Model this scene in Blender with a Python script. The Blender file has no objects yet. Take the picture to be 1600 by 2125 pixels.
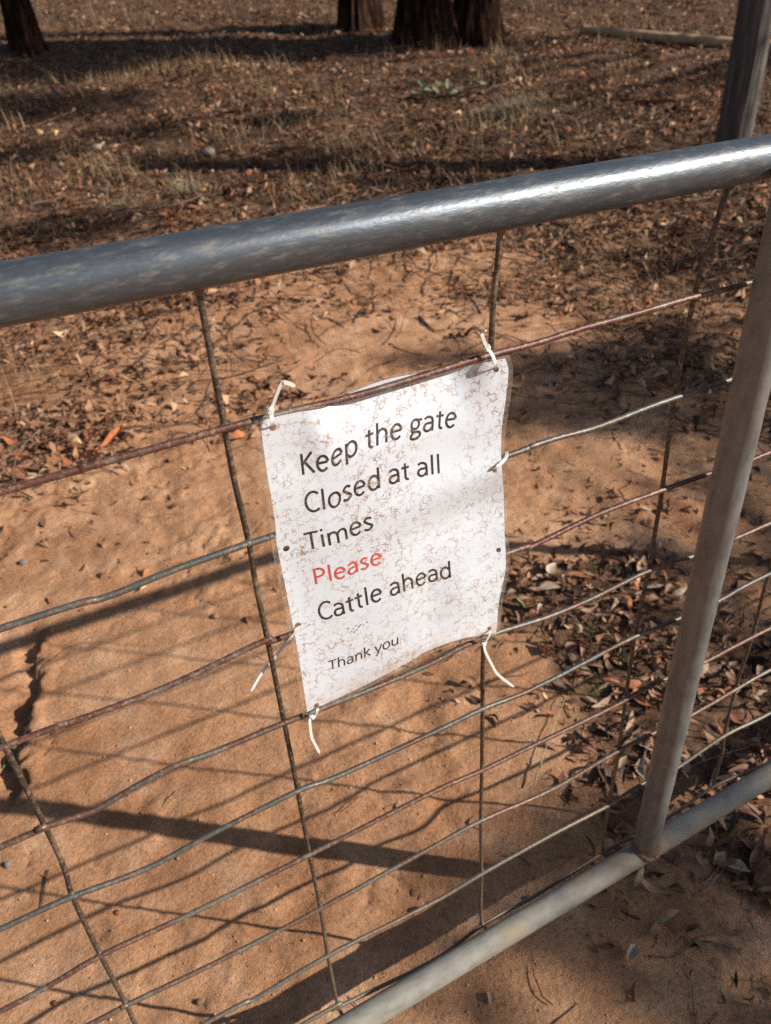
import bpy, bmesh, math, random
import numpy as np
from mathutils import Vector, Matrix

SC = bpy.context.scene
COL = SC.collection
R = math.radians
rng = np.random.default_rng(7)
random.seed(7)

# ------------------------------------------------------------------ camera
# World: the gate's mesh plane is y = 0, x runs along the gate, z up; metres.
CAM_POS = np.array([-0.1141, -0.4855, 1.0697])
YAW, PITCH, ROLL, FPX = 0.4415, -0.5963, -0.0720, 1656.75
_f = np.array([math.sin(YAW) * math.cos(PITCH), math.cos(YAW) * math.cos(PITCH), math.sin(PITCH)])
_r = np.cross(_f, [0, 0, 1]); _r /= np.linalg.norm(_r)
_u = np.cross(_r, _f)
CR = _r * math.cos(ROLL) + _u * math.sin(ROLL)
CU = -_r * math.sin(ROLL) + _u * math.cos(ROLL)
cam_data = bpy.data.cameras.new('camera')
cam = bpy.data.objects.new('camera', cam_data)
COL.objects.link(cam)
M4 = Matrix.Identity(4)
for i in range(3):
    M4[i][0], M4[i][1], M4[i][2], M4[i][3] = CR[i], CU[i], -_f[i], CAM_POS[i]
cam.matrix_world = M4
cam_data.sensor_fit = 'HORIZONTAL'
cam_data.sensor_width = 36.0
cam_data.lens = 36.0 * FPX / 1600.0
cam_data.clip_start = 0.02
cam_data.clip_end = 400.0
cam_data.dof.use_dof = True
cam_data.dof.focus_distance = 0.66
cam_data.dof.aperture_fstop = 13.0
SC.camera = cam

# ------------------------------------------------------------------ sky, sun, exposure
SUN_AZ, SUN_EL = R(38.0), R(30.4)          # shadows run toward (-cos, +sin)
SUN = np.array([math.cos(SUN_AZ) * math.cos(SUN_EL), -math.sin(SUN_AZ) * math.cos(SUN_EL), math.sin(SUN_EL)])
world = bpy.data.worlds.new('World'); SC.world = world
world.use_nodes = True
wn = world.node_tree
sky = wn.nodes.new('ShaderNodeTexSky')
sky.sky_type = 'NISHITA'; sky.sun_disc = False
sky.sun_elevation = SUN_EL
sky.sun_rotation = math.atan2(SUN[0], SUN[1])
wn.links.new(sky.outputs[0], wn.nodes['Background'].inputs[0])
wn.nodes['Background'].inputs[1].default_value = 0.058
sl = bpy.data.lights.new('sun', 'SUN')
sl.energy = 4.6; sl.angle = R(0.53); sl.color = (1.0, 0.945, 0.85)
sun = bpy.data.objects.new('sun', sl); COL.objects.link(sun)
sun.rotation_euler = Vector(SUN).to_track_quat('Z', 'Y').to_euler()
sun.location = (6, -5, 6)
SC.view_settings.view_transform = 'Standard'
SC.view_settings.look = 'None'
SC.view_settings.gamma = 1.0
SC.view_settings.use_curve_mapping = False
SC.view_settings.exposure = 0.45
SC.cycles.use_denoising = False

# ------------------------------------------------------------------ pixel -> direction
def ray(px, py):
    d = _f * FPX + CR * (px - 800.0) - CU * (py - 1062.5)
    return d / np.linalg.norm(d)
def on_gate(px, py, y=0.0):
    d = ray(px, py)
    return CAM_POS + d * ((y - CAM_POS[1]) / d[1])

# ------------------------------------------------------------------ noise
_perm = np.random.default_rng(3).permutation(512)
_perm = np.concatenate([_perm, _perm, _perm])
_ga = np.random.default_rng(4).uniform(0, 2 * np.pi, 512)
_gx, _gy = np.cos(_ga), np.sin(_ga)
def noise(x, y, seed=0):
    x = np.asarray(x, float) + seed * 17.31; y = np.asarray(y, float) + seed * 9.77
    xi = np.floor(x).astype(np.int64); yi = np.floor(y).astype(np.int64)
    xf = x - xi; yf = y - yi
    def g(ix, iy, fx, fy):
        h = _perm[(_perm[ix & 511] + iy) & 511]
        return _gx[h] * fx + _gy[h] * fy
    u = xf ** 3 * (xf * (xf * 6 - 15) + 10); v = yf ** 3 * (yf * (yf * 6 - 15) + 10)
    a = g(xi, yi, xf, yf); b = g(xi + 1, yi, xf - 1, yf)
    c = g(xi, yi + 1, xf, yf - 1); d = g(xi + 1, yi + 1, xf - 1, yf - 1)
    return (a + (b - a) * u) * (1 - v) + (c + (d - c) * u) * v
def fbm(x, y, f, o=4, seed=0, gain=0.5):
    s = 0; a = 1.0
    for i in range(o):
        s = s + a * noise(np.asarray(x) * f, np.asarray(y) * f, seed + i); f *= 2.03; a *= gain
    return s
def sstep(a, b, x):
    t = np.clip((x - a) / (b - a), 0, 1); return t * t * (3 - 2 * t)

# ------------------------------------------------------------------ terrain
ZG = -0.10
def base_h(x, y):
    s = 0.45 * np.asarray(x) + 0.89 * np.asarray(y) - 2.4
    return ZG + 0.125 * (np.sqrt(s * s + 0.5) + s) * 0.5 - 0.012
def ground_hit(px, py):
    d = ray(px, py); t = 0.4
    while t < 80:
        p = CAM_POS + d * t
        h = p[2] - float(base_h(p[0], p[1]))
        if h < 0.0005: break
        t += max(0.0004, h * 0.6)
    return p
# litter density (control points of the place: dirt track bare, litter beds full)
_ctl = [(100,700,.52),(250,850,.38),(100,950,.40),(400,700,.34),(500,820,.2),(350,960,.14),(60,1100,.15),(300,1080,.07),(200,1180,.1),(450,1050,.04),
 (700,650,.2),(850,690,.08),(700,760,.05),(1000,640,.35),(1100,700,.2),(1250,620,.5),(1400,640,.65),(1550,560,.95),(1480,720,.5),(1300,760,.35),
 (1150,850,.08),(1250,950,.1),(1330,900,.22),(1440,900,.35),(1120,1050,.1),(1200,1100,.3),(1300,1050,.25),(1420,1080,.35),(1150,1250,.8),(1300,1200,1),
 (1250,1350,1),(1400,1400,1),(1150,1450,.6),(1250,1500,.95),(1350,1550,.95),(1280,1680,.8),(1500,1400,.9),(1560,1250,.55),(1580,1500,.8),(1100,1560,.1),
 (1050,1400,.15),(1150,1700,.06),(1000,1600,.0),(800,1500,0),(500,1500,0),(300,1400,0),(100,1300,.06),(200,1700,0),(600,1900,0),(100,2000,0),(900,1800,0),
 (1100,1950,0),(1300,1980,.04),(1450,1900,.15),(1550,1800,.75),(1400,1780,.25),(1560,2000,.2),(1300,2100,.02),(900,2100,0),(1590,1700,.8),
 (100,590,.85),(500,500,.8),(800,500,.7),(1000,560,.4),(1200,500,.7),(1500,450,1),(400,300,1),(1000,300,1),(1400,200,1),(600,580,.4),(850,600,.2),(300,640,.6),
 (1000,100,1),(300,100,1),(50,300,1),(1560,100,1),(700,380,1)]
FOOT = CAM_POS[:2]
_cp = np.array([ground_hit(a, b)[:2] for a, b, c in _ctl]); _cd = np.array([c[2] for c in _ctl])
def _lp(xy):
    d = xy - FOOT; rr = np.linalg.norm(d, axis=-1) + 1e-6
    return np.stack([np.arctan2(d[..., 0], d[..., 1]), np.log(rr)], -1)
_clp = _lp(_cp)
def litter(x, y):
    x = np.asarray(x, float); sh = x.shape
    q = _lp(np.stack([x.ravel() + 0.05 * noise(x.ravel() * 7, np.asarray(y).ravel() * 7, 5), np.asarray(y, float).ravel()], -1))
    out = np.empty(len(q))
    for i in range(0, len(q), 40000):
        d2 = ((q[i:i + 40000, None, :] - _clp[None]) ** 2).sum(-1) + 1e-4
        w = d2 ** -2.2
        out[i:i + 40000] = (w * _cd).sum(1) / w.sum(1)
    return out.reshape(sh)
_scarp = np.array([ground_hit(a, b)[:2] for a, b in ((88, 1330), (84, 1420), (52, 1500), (45, 1640))])
_scarp = _scarp[np.argsort(_scarp[:, 1])]
def height(x, y, lit=None):
    x = np.asarray(x, float); y = np.asarray(y, float)
    h = base_h(x, y)
    dist = np.hypot(x - 0.2, y - 0.4)
    far = sstep(2.0, 6.0, dist)
    h = h + fbm(x, y, 1.1, 3, 1) * (0.012 + 0.05 * far)
    h = h + fbm(x, y, 6.0, 4, 2) * (0.006 + 0.010 * far)
    if lit is None: lit = litter(x, y)
    rough = 0.28 + 0.72 * sstep(-0.15, 0.30, fbm(x, y, 2.3, 2, 9)) + .25 * sstep(.75, 1.25, y) * (1 - sstep(3, 5, y))
    n = fbm(x, y, 26.0, 3, 3)
    h = h + (0.0044 + 0.006 * lit) * rough * n
    c = fbm(x + .02 * noise(x * 23, y * 23, 51), y + .02 * noise(x * 23, y * 23, 52), 48, 3, 12) * .8
    h = h + 0.0030 * rough * np.clip(c - 0.16, 0, 1) * 3.0
    h = h + 0.0012 * noise(x * 120, y * 120, 15)
    h = h + fbm(x + .05 * noise(x * 5, y * 5, 70), y, 10.0, 2, 71) * .007 * (.35 + rough)
    # shallow cracks where the dried clay is split
    k = np.abs(fbm(x, y, 5.0, 2, 21)); m = sstep(0.05, 0.3, noise(x * 3.1, y * 3.1, 25))
    h = h - 0.006 * np.exp(-(k / 0.012) ** 2) * m * (1 - lit)
    # small washed-out step at the edge of the track
    xs = np.interp(y, _scarp[:, 1], _scarp[:, 0]) + 0.03 * fbm(y * 0 + y, x * .6 + 3.3, 24, 4, 2)
    inr = sstep(_scarp[0, 1] - .06, _scarp[0, 1] + .02, y) * (1 - sstep(_scarp[-1, 1] - .02, _scarp[-1, 1] + .08, y))
    left = np.clip(xs - x, 0, 9); inr = inr * (.55 + .45 * sstep(-.2, .3, noise(y * 14, x * 9, 44)))
    h = h - 0.036 * inr * sstep(0, 0.006, left) * np.exp(-(left / 0.05) ** 2)
    h = h + 0.012 * inr * np.exp(-((x - xs - 0.012) / 0.02) ** 2)
    return h

# ------------------------------------------------------------------ materials
def nodes_of(name):
    m = bpy.data.materials.new(name); m.use_nodes = True
    nt = m.node_tree
    b = nt.nodes['Principled BSDF']
    return m, nt, b
class NT:
    def __init__(s, nt): s.nt = nt
    def n(s, t, **k):
        o = s.nt.nodes.new(t)
        for a, v in k.items(): setattr(o, a, v)
        return o
    def l(s, a, b): s.nt.links.new(a, b)
    def coord(s, kind='Object', scale=None):
        c = s.n('ShaderNodeTexCoord'); o = c.outputs[kind]
        if scale is not None:
            m = s.n('ShaderNodeMapping'); m.inputs['Scale'].default_value = scale
            s.l(o, m.inputs[0]); o = m.outputs[0]
        return o
    def noise(s, vec, scale, detail=4, rough=.55, dist=0):
        t = s.n('ShaderNodeTexNoise'); t.inputs['Scale'].default_value = scale
        t.inputs['Detail'].default_value = detail; t.inputs['Roughness'].default_value = rough
        t.inputs['Distortion'].default_value = dist
        if vec is not None: s.l(vec, t.inputs['Vector'])
        return t.outputs['Fac']
    def ramp(s, fac, pts):
        r = s.n('ShaderNodeValToRGB'); e = r.color_ramp.elements
        while len(e) > 1: e.remove(e[-1])
        e[0].position, e[0].color = pts[0][0], c4(pts[0][1])
        for p, c in pts[1:]:
            x = e.new(p); x.color = c4(c)
        s.l(fac, r.inputs[0]); return r.outputs[0]
    def mix(s, fac, a, b, mode='MIX'):
        m = s.n('ShaderNodeMix', data_type='RGBA', blend_type=mode)
        for sock, v in ((m.inputs[0], fac), (m.inputs[6], a), (m.inputs[7], b)):
            if hasattr(v, 'is_linked') or isinstance(v, bpy.types.NodeSocket): s.l(v, sock)
            elif isinstance(v, (int, float)): sock.default_value = v
            else: sock.default_value = c4(v)
        return m.outputs[2]
    def math(s, op, a, b=0.0, clamp=False):
        m = s.n('ShaderNodeMath', operation=op); m.use_clamp = clamp
        for sock, v in ((m.inputs[0], a), (m.inputs[1], b)):
            if isinstance(v, bpy.types.NodeSocket): s.l(v, sock)
            else: sock.default_value = v
        return m.outputs[0]
    def bump(s, hgt, strength, dist, prev=None):
        b = s.n('ShaderNodeBump'); b.inputs['Strength'].default_value = strength; b.inputs['Distance'].default_value = dist
        s.l(hgt, b.inputs['Height'])
        if prev is not None: s.l(prev, b.inputs['Normal'])
        return b.outputs[0]
def c4(c):
    return (c, c, c, 1) if isinstance(c, (int, float)) else (tuple(c) + (1,))[:4]

def mat_soil():
    m, nt, b = nodes_of('clay_soil'); N = NT(nt)
    co = N.coord('Object')
    big = N.noise(co, 2.2, 5, .6)
    mid = N.noise(co, 11, 5, .6)
    fine = N.noise(co, 150, 4, .7)
    c1 = N.ramp(big, [(.34, (.40, .185, .088)), (.5, (.57, .298, .158)), (.66, (.70, .42, .25))])
    c2 = N.ramp(mid, [(.34, (.34, .155, .074)), (.55, (.575, .30, .162)), (.70, (.73, .46, .29))])
    c = N.mix(.5, c1, c2)
    sp = N.ramp(fine, [(.30, .45), (.5, 1.0), (.72, 1.22)])
    c = N.mix(.75, c, sp, 'MULTIPLY')
    at = N.n('ShaderNodeAttribute', attribute_name='litter')
    hum = N.ramp(N.noise(co, 60, 5, .7), [(.28, (.028, .017, .010)), (.5, (.125, .068, .041)), (.75, (.27, .155, .095))])
    fac = N.math('ADD', at.outputs['Fac'], N.math('MULTIPLY', N.math('SUBTRACT', N.noise(co, 14, 4, .6), .5), 1.3))
    fac = N.ramp(fac, [(.42, 0.0), (.95, 1.0)])
    c = N.mix(fac, c, hum)
    N.l(c, b.inputs['Base Color'])
    b.inputs['Roughness'].default_value = .95
    b.inputs['Specular IOR Level'].default_value = .15
    n0 = N.bump(N.noise(co, 38, 6, .72), .28, .014)
    n1 = N.bump(N.noise(co, 130, 7, .75), .9, .006, n0)
    n2 = N.bump(N.noise(co, 420, 3, .6), .6, .002, n1)
    v = N.n('ShaderNodeTexVoronoi'); v.inputs['Scale'].default_value = 160; N.l(co, v.inputs['Vector'])
    n3 = N.bump(v.outputs['Distance'], -.5, .0025, n2)
    N.l(n3, b.inputs['Normal'])
    return m
def mat_galv(name, base=(.42, .45, .49), rough=.36, metal=.95, dirt=.25, dirtcol=(.22, .15, .10), scale=(1, 1, 1), dscale=9, grain=.12, n1s=60, rv=.35, foot=False, cv=.3):
    m, nt, b = nodes_of(name); N = NT(nt)
    co = N.coord('Object', scale)
    n1 = N.noise(co, n1s, 5, .65); n2 = N.noise(co, dscale, 6, .65); n3 = N.noise(co, 480, 3, .6)
    c = N.ramp(n1, [(.3, tuple(x * (1 - cv) for x in base)), (.52, base), (.75, tuple(min(1, x * (1 + .75 * cv)) for x in base))])
    d = N.math('MULTIPLY', N.ramp(n2, [(.50, 0.0), (.68, 1.0)]), N.ramp(n3, [(.35, 0.2), (.6, 1.0)]))
    d = N.math('MULTIPLY', d, dirt)
    col = N.mix(d, c, dirtcol)
    if foot:      # red dirt caked on the foot of the bar
        sp = N.n('ShaderNodeSeparateXYZ'); N.l(N.coord('Object'), sp.inputs[0])
        k = N.math('ADD', N.math('MULTIPLY', N.math('SUBTRACT', sp.outputs[2], .115), 14.0), N.math('MULTIPLY', N.noise(N.coord('Object'), 70, 5, .7), 1.1))
        col = N.mix(N.ramp(k, [(.45, .9), (.95, 0.0)]), col, (.26, .145, .075))
    N.l(col, b.inputs['Base Color'])
    N.l(N.math('MULTIPLY', N.math('SUBTRACT', 1.0, d), metal), b.inputs['Metallic'])
    rr = N.math('ADD', N.math('MULTIPLY', N.math('SUBTRACT', n1, .5), rv), N.math('ADD', N.math('MULTIPLY', d, .4), rough), True)
    N.l(rr, b.inputs['Roughness'])
    N.l(N.bump(n3, grain, .0005, N.bump(n1, .10, .0012)), b.inputs['Normal'])
    return m
def mat_wire(name, a, bcol, thr, metal=.35):
    m, nt, b = nodes_of(name); N = NT(nt)
    co = N.coord('Object')
    n1 = N.noise(co, 11, 4, .65); n2 = N.noise(co, 260, 4, .7); n3 = N.noise(co, 40, 4, .65)
    f = N.ramp(N.math('ADD', n1, N.math('MULTIPLY', N.math('SUBTRACT', n3, .5), .5)), [(thr - .05, 0.0), (thr + .05, 1.0)])
    c = N.mix(f, a, bcol)
    c = N.mix(N.math('MULTIPLY', N.ramp(n2, [(.50, 0.0), (.66, 1.0)]), .55), c, (.40, .27, .17))
    c = N.mix(.6, c, N.ramp(n3, [(.3, .6), (.7, 1.3)]), 'MULTIPLY')
    # splashed dust, thicker on the lower wires
    sp = N.n('ShaderNodeSeparateXYZ'); N.l(co, sp.inputs[0])
    k = N.math('ADD', sp.outputs[2], N.math('MULTIPLY', N.math('SUBTRACT', n3, .5), .5))
    c = N.mix(N.math('MULTIPLY', N.ramp(k, [(.12, .5), (.50, 0.0)]), N.ramp(n2, [(.3, .5), (.6, 1.0)])), c, (.27, .205, .14))
    N.l(c, b.inputs['Base Color'])
    b.inputs['Metallic'].default_value = metal
    b.inputs['Roughness'].default_value = .48
    N.l(N.bump(n2, .5, .0008), b.inputs['Normal'])
    return m
def dirt_nodes(N):
    """dried mud flecks on the laminate: fac"""
    uv = N.coord('UV', (.213, .297, 1))
    warp = N.noise(uv, 60, 3, .6)
    a = N.noise(uv, 95, 5, .62, .7)
    ridge = N.math('ABSOLUTE', N.math('SUBTRACT', a, .5))
    wv = N.n('ShaderNodeTexNoise'); wv.inputs['Scale'].default_value = 170; wv.inputs['Detail'].default_value = 4; N.l(uv, wv.inputs['Vector'])
    vm = N.n('ShaderNodeVectorMath', operation='MULTIPLY_ADD'); N.l(wv.outputs['Color'], vm.inputs[0]); vm.inputs[1].default_value = (.009, .009, .009); N.l(uv, vm.inputs[2])
    vo = N.n('ShaderNodeTexVoronoi', feature='DISTANCE_TO_EDGE'); vo.inputs['Scale'].default_value = 150; N.l(vm.outputs[0], vo.inputs['Vector'])
    fle = N.math('MAXIMUM', N.ramp(ridge, [(.0, .8), (.005, .55), (.012, 0.0)]), N.ramp(vo.outputs['Distance'], [(.0, 1.0), (.036, .9), (.075, 0.0)]))
    mask = N.ramp(N.noise(uv, 110, 4, .65), [(.44, 0.0), (.56, 1.0)])
    patch = N.ramp(N.noise(uv, 16, 4, .6), [(.34, .15), (.60, 1.0)])
    f = N.math('MULTIPLY', N.math('MULTIPLY', fle, mask), patch)
    haze = N.math('MULTIPLY', N.ramp(N.noise(uv, 36, 6, .68), [(.50, 0.0), (.74, .40)]), N.ramp(N.noise(uv, 500, 2, .5), [(.35, .3), (.65, 1.0)]))
    # mud splash gathered at the bottom edge
    sep = N.n('ShaderNodeSeparateXYZ'); N.l(N.coord('UV'), sep.inputs[0])
    low = N.math('MULTIPLY', N.ramp(sep.outputs[1], [(.0, .8), (.10, 0.0)]), N.ramp(warp, [(.35, 0.0), (.65, 1.0)]))
    # dark mould spots above the last line
    return f, haze, low
def mat_paper():
    m, nt, b = nodes_of('printed_paper'); N = NT(nt)
    f, haze, low = dirt_nodes(N)
    c = N.mix(haze, (.63, .675, .74), (.50, .40, .31))
    c = N.mix(low, c, (.45, .29, .18))
    c = N.mix(N.math('MULTIPLY', f, .95), c, (.32, .185, .11))
    N.l(c, b.inputs['Base Color'])
    b.inputs['Roughness'].default_value = .5
    b.inputs['Coat Weight'].default_value = .55
    b.inputs['Coat Roughness'].default_value = .22
    N.l(N.bump(N.math('ADD', f, haze), .35, .0004), b.inputs['Normal'])
    return m
def mat_ink(name, col):
    m, nt, b = nodes_of(name); N = NT(nt)
    f, haze, low = dirt_nodes(N)
    c = N.mix(N.math('MULTIPLY', N.math('ADD', f, N.math('MULTIPLY', haze, .12)), .8, True), col, (.36, .22, .14))
    N.l(c, b.inputs['Base Color'])
    b.inputs['Roughness'].default_value = .5
    b.inputs['Coat Weight'].default_value = .4; b.inputs['Coat Roughness'].default_value = .25
    return m
def mat_clear():
    m, nt, b = nodes_of('clear_laminate'); N = NT(nt)
    out = nt.nodes['Material Output']
    tr = N.n('ShaderNodeBsdfTransparent'); tr.inputs[0].default_value = (.93, .90, .86, 1)
    b.inputs['Base Color'].default_value = (.72, .62, .52, 1); b.inputs['Roughness'].default_value = .2
    b.inputs['Specular IOR Level'].default_value = .6
    mx = N.n('ShaderNodeMixShader')
    fz = N.ramp(N.noise(N.coord('Object'), 300, 4, .6), [(.35, .06), (.7, .25)])
    N.l(fz, mx.inputs[0]); N.l(tr.outputs[0], mx.inputs[1]); N.l(b.outputs[0], mx.inputs[2])
    N.l(mx.outputs[0], out.inputs[0])
    return m
def mat_plain(name, col, rough=.8, var=.25, scale=40, spec=.3, trans=0, bump=.3):
    m, nt, b = nodes_of(name); N = NT(nt)
    n = N.noise(N.coord('Object'), scale, 5, .65)
    N.l(N.ramp(n, [(.28, tuple(x * (1 - var) for x in col)), (.72, tuple(min(1, x * (1 + var)) for x in col))]), b.inputs['Base Color'])
    b.inputs['Roughness'].default_value = rough; b.inputs['Specular IOR Level'].default_value = spec
    if trans: b.inputs['Transmission Weight'].default_value = trans
    if bump: N.l(N.bump(n, bump, .003), b.inputs['Normal'])
    return m
def mat_tint(name, rough=.7, spec=.25, attr='tint'):
    m, nt, b = nodes_of(name); N = NT(nt)
    at = N.n('ShaderNodeAttribute', attribute_name=attr)
    n = N.noise(N.coord('Object'), 130, 4, .65)
    N.l(N.mix(.8, at.outputs['Color'], N.ramp(n, [(.3, .55), (.7, 1.3)]), 'MULTIPLY'), b.inputs['Base Color'])
    b.inputs['Roughness'].default_value = rough; b.inputs['Specular IOR Level'].default_value = spec
    return m
def mat_leaf_random():
    m, nt, b = nodes_of('dry_leaf_skin'); N = NT(nt)
    oi = N.n('ShaderNodeObjectInfo')
    c = N.ramp(oi.outputs['Random'], [(0, (.07, .035, .022)), (.25, (.17, .085, .05)), (.5, (.27, .15, .09)), (.72, (.37, .23, .145)), (.9, (.46, .32, .22)), (1, (.36, .13, .055))])
    n = N.noise(N.coord('Object'), 120, 4, .65)
    N.l(N.mix(.8, c, N.ramp(n, [(.3, .6), (.7, 1.25)]), 'MULTIPLY'), b.inputs['Base Color'])
    b.inputs['Roughness'].default_value = .6
    N.l(N.bump(n, .3, .001), b.inputs['Normal'])
    return m
def mat_bark():
    m, nt, b = nodes_of('stringy_bark'); N = NT(nt)
    co = N.coord('Object', (1, 1, .14))
    n = N.noise(co, 22, 6, .7); n2 = N.noise(co, 70, 4, .7)
    c = N.ramp(n, [(.30, (.006, .004, .004)), (.5, (.035, .017, .011)), (.63, (.13, .06, .036)), (.78, (.26, .15, .10))])
    N.l(c, b.inputs['Base Color']); b.inputs['Roughness'].default_value = .95; b.inputs['Specular IOR Level'].default_value = .1
    N.l(N.bump(n2, .8, .02, N.bump(n, 1.0, .05)), b.inputs['Normal'])
    return m
def mat_post():
    m, nt, b = nodes_of('weathered_post_wood'); N = NT(nt)
    co = N.coord('Object', (1, 1, .06))
    n = N.noise(co, 60, 6, .7); n2 = N.noise(co, 16, 4, .6)
    c = N.ramp(n, [(.3, (.04, .031, .029)), (.5, (.105, .088, .083)), (.7, (.20, .175, .16))])
    c = N.mix(.6, c, N.ramp(n2, [(.3, .55), (.7, 1.2)]), 'MULTIPLY')
    N.l(c, b.inputs['Base Color']); b.inputs['Roughness'].default_value = .85; b.inputs['Specular IOR Level'].default_value = .2
    N.l(N.bump(n, .9, .01, N.bump(n2, .6, .02)), b.inputs['Normal'])
    return m
MT = dict(
    soil=mat_soil(),
    rail=mat_galv('galvanised_rail', (.105, .120, .140), .385, .60, .55, (.22, .18, .14), (.30, 1, 1), 190, .40, 420, .10, False, .16),
    rail_low=mat_galv('dusty_galvanised_rail', (.265, .25, .215), .72, .08, 1.0, (.37, .235, .14), (.5, 1, 1), 16, .2, 90),
    bar=mat_galv('dull_galvanised_bar', (.20, .20, .197), .46, .45, .4, (.20, .135, .09), (1, 1, .4), 22, .2, 90, .3, True),
    wire_grey=mat_wire('grey_wire', (.115, .117, .108), (.13, .072, .05), .56, .45),
    wire_mix=mat_wire('part_rusted_wire', (.125, .12, .108), (.13, .06, .042), .50, .4),
    wire_rust=mat_wire('red_brown_wire', (.115, .048, .036), (.14, .12, .10), .56, .25),
    wire_up=mat_wire('upright_wire', (.060, .046, .035), (.15, .115, .08), .62, .3),
    weld=mat_plain('weld_bead', (.19, .115, .075), .8, .4, 300),
    paper=mat_paper(), clear=mat_clear(),
    ink=mat_ink('black_ink', (.022, .020, .020)), ink_red=mat_ink('red_ink', (.60, .055, .035)),
    mould=mat_plain('mould_spot', (.13, .14, .13), .7, .3, 900, .3, 0, 0),
    tie=mat_plain('nylon_tie', (.78, .76, .72), .35, .06, 200, .5, .12, 0),
    tint=mat_tint('litter_tint'), leaf=mat_leaf_random(), bark=mat_bark(), post=mat_post(),
    log=mat_plain('bleached_pole_wood', (.42, .29, .17), .8, .35, 18),
    twig=mat_plain('dry_twig', (.15, .095, .065), .85, .4, 60),
    stone=mat_plain('grey_stone', (.16, .15, .15), .8, .35, 90),
    nut=mat_plain('gumnut', (.16, .055, .03), .6, .4, 150),
    bark_strip=mat_plain('orange_bark', (.40, .13, .045), .8, .35, 70),
    green=mat_plain('green_leaf', (.12, .145, .06), .5, .25, 90),
    grey_green=mat_plain('grey_green_leaf', (.27, .28, .175), .6, .25, 60),
    straw=mat_plain('straw_grass', (.33, .285, .175), .7, .25, 60),
    pale=mat_plain('pale_dead_leaf', (.50, .40, .31), .7, .25, 160),
    tan=mat_plain('tan_dead_leaf', (.40, .24, .14), .65, .3, 130),
    foliage=mat_plain('gum_foliage', (.075, .105, .05), .55, .35, 20, .3, 0, 0),
)

# ------------------------------------------------------------------ object helpers
def mesh_np(name, v, f, mat, smooth=False, tint=None):
    """v (n,3); f: array of quads/tris (m,k) or list of faces"""
    me = bpy.data.meshes.new(name)
    if isinstance(f, np.ndarray):
        m, k = f.shape
        me.vertices.add(len(v)); me.vertices.foreach_set('co', np.ascontiguousarray(v, np.float32).ravel())
        me.loops.add(m * k); me.loops.foreach_set('vertex_index', np.ascontiguousarray(f, np.int32).ravel())
        me.polygons.add(m); me.polygons.foreach_set('loop_start', np.arange(0, m * k, k, dtype=np.int32))
        me.update(calc_edges=True)
    else:
        me.from_pydata([tuple(map(float, p)) for p in v], [], [tuple(map(int, q)) for q in f]); me.update()
    if tint is not None:
        a = me.attributes.new('tint', 'FLOAT_COLOR', 'POINT')
        a.data.foreach_set('color', np.ascontiguousarray(tint, np.float32).ravel())
    if smooth: me.polygons.foreach_set('use_smooth', np.ones(len(me.polygons), bool))
    if mat is not None: me.materials.append(mat)
    return me
def add(name, me, parent=None, loc=None):
    o = bpy.data.objects.new(name, me); COL.objects.link(o)
    if parent is not None: o.parent = parent
    if loc is not None: o.location = tuple(loc)
    return o
def tag(o, label, cat, group=None):
    o['label'] = label; o['category'] = cat
    if group: o['group'] = group
    return o
def empty(name, loc=(0, 0, 0)):
    o = bpy.data.objects.new(name, None); COL.objects.link(o); o.location = tuple(loc); o.empty_display_size = .05
    return o
def smooth_path(P, n):
    """Catmull-Rom through points, about n samples"""
    P = np.asarray(P, float)
    Q = np.vstack([2 * P[0] - P[1], P, 2 * P[-1] - P[-2]])
    out = []; per = max(2, n // (len(P) - 1))
    for i in range(1, len(Q) - 2):
        p0, p1, p2, p3 = Q[i - 1:i + 3]
        for t in np.linspace(0, 1, per, endpoint=False):
            out.append(.5 * (2 * p1 + (p2 - p0) * t + (2 * p0 - 5 * p1 + 4 * p2 - p3) * t * t + (3 * p1 - p0 - 3 * p2 + p3) * t ** 3))
    out.append(P[-1]); return np.array(out)
def tube(P, rad, seg=10, wob=0.0, seed=0, cap=True):
    P = np.asarray(P, float); n = len(P)
    T = np.gradient(P, axis=0); T /= np.linalg.norm(T, axis=1)[:, None] + 1e-12
    ref = np.array([0, 1., 0]) if abs(T[0][1]) < .9 else np.array([1., 0, 0])
    A = np.cross(T, ref); A /= np.linalg.norm(A, axis=1)[:, None]; B = np.cross(T, A)
    th = np.linspace(0, 2 * np.pi, seg, endpoint=False)
    rad = np.broadcast_to(np.asarray(rad, float), (n,))
    rr = rad[:, None] * np.ones(seg)
    if wob:
        s = np.arange(n)[:, None] * .35
        rr = rr * (1 + wob * noise(s + 0 * th, th[None] * 1.3 + 0 * s, seed) * 2)
    V = P[:, None] + rr[..., None] * (np.cos(th)[None, :, None] * A[:, None] + np.sin(th)[None, :, None] * B[:, None])
    V = V.reshape(-1, 3)
    F = []
    for i in range(n - 1):
        for j in range(seg):
            k = (j + 1) % seg
            F.append((i * seg + j, i * seg + k, (i + 1) * seg + k, (i + 1) * seg + j))
    if cap: F.append(tuple(range(seg))[::-1]); F.append(tuple(range((n - 1) * seg, n * seg)))
    return V, F

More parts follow.
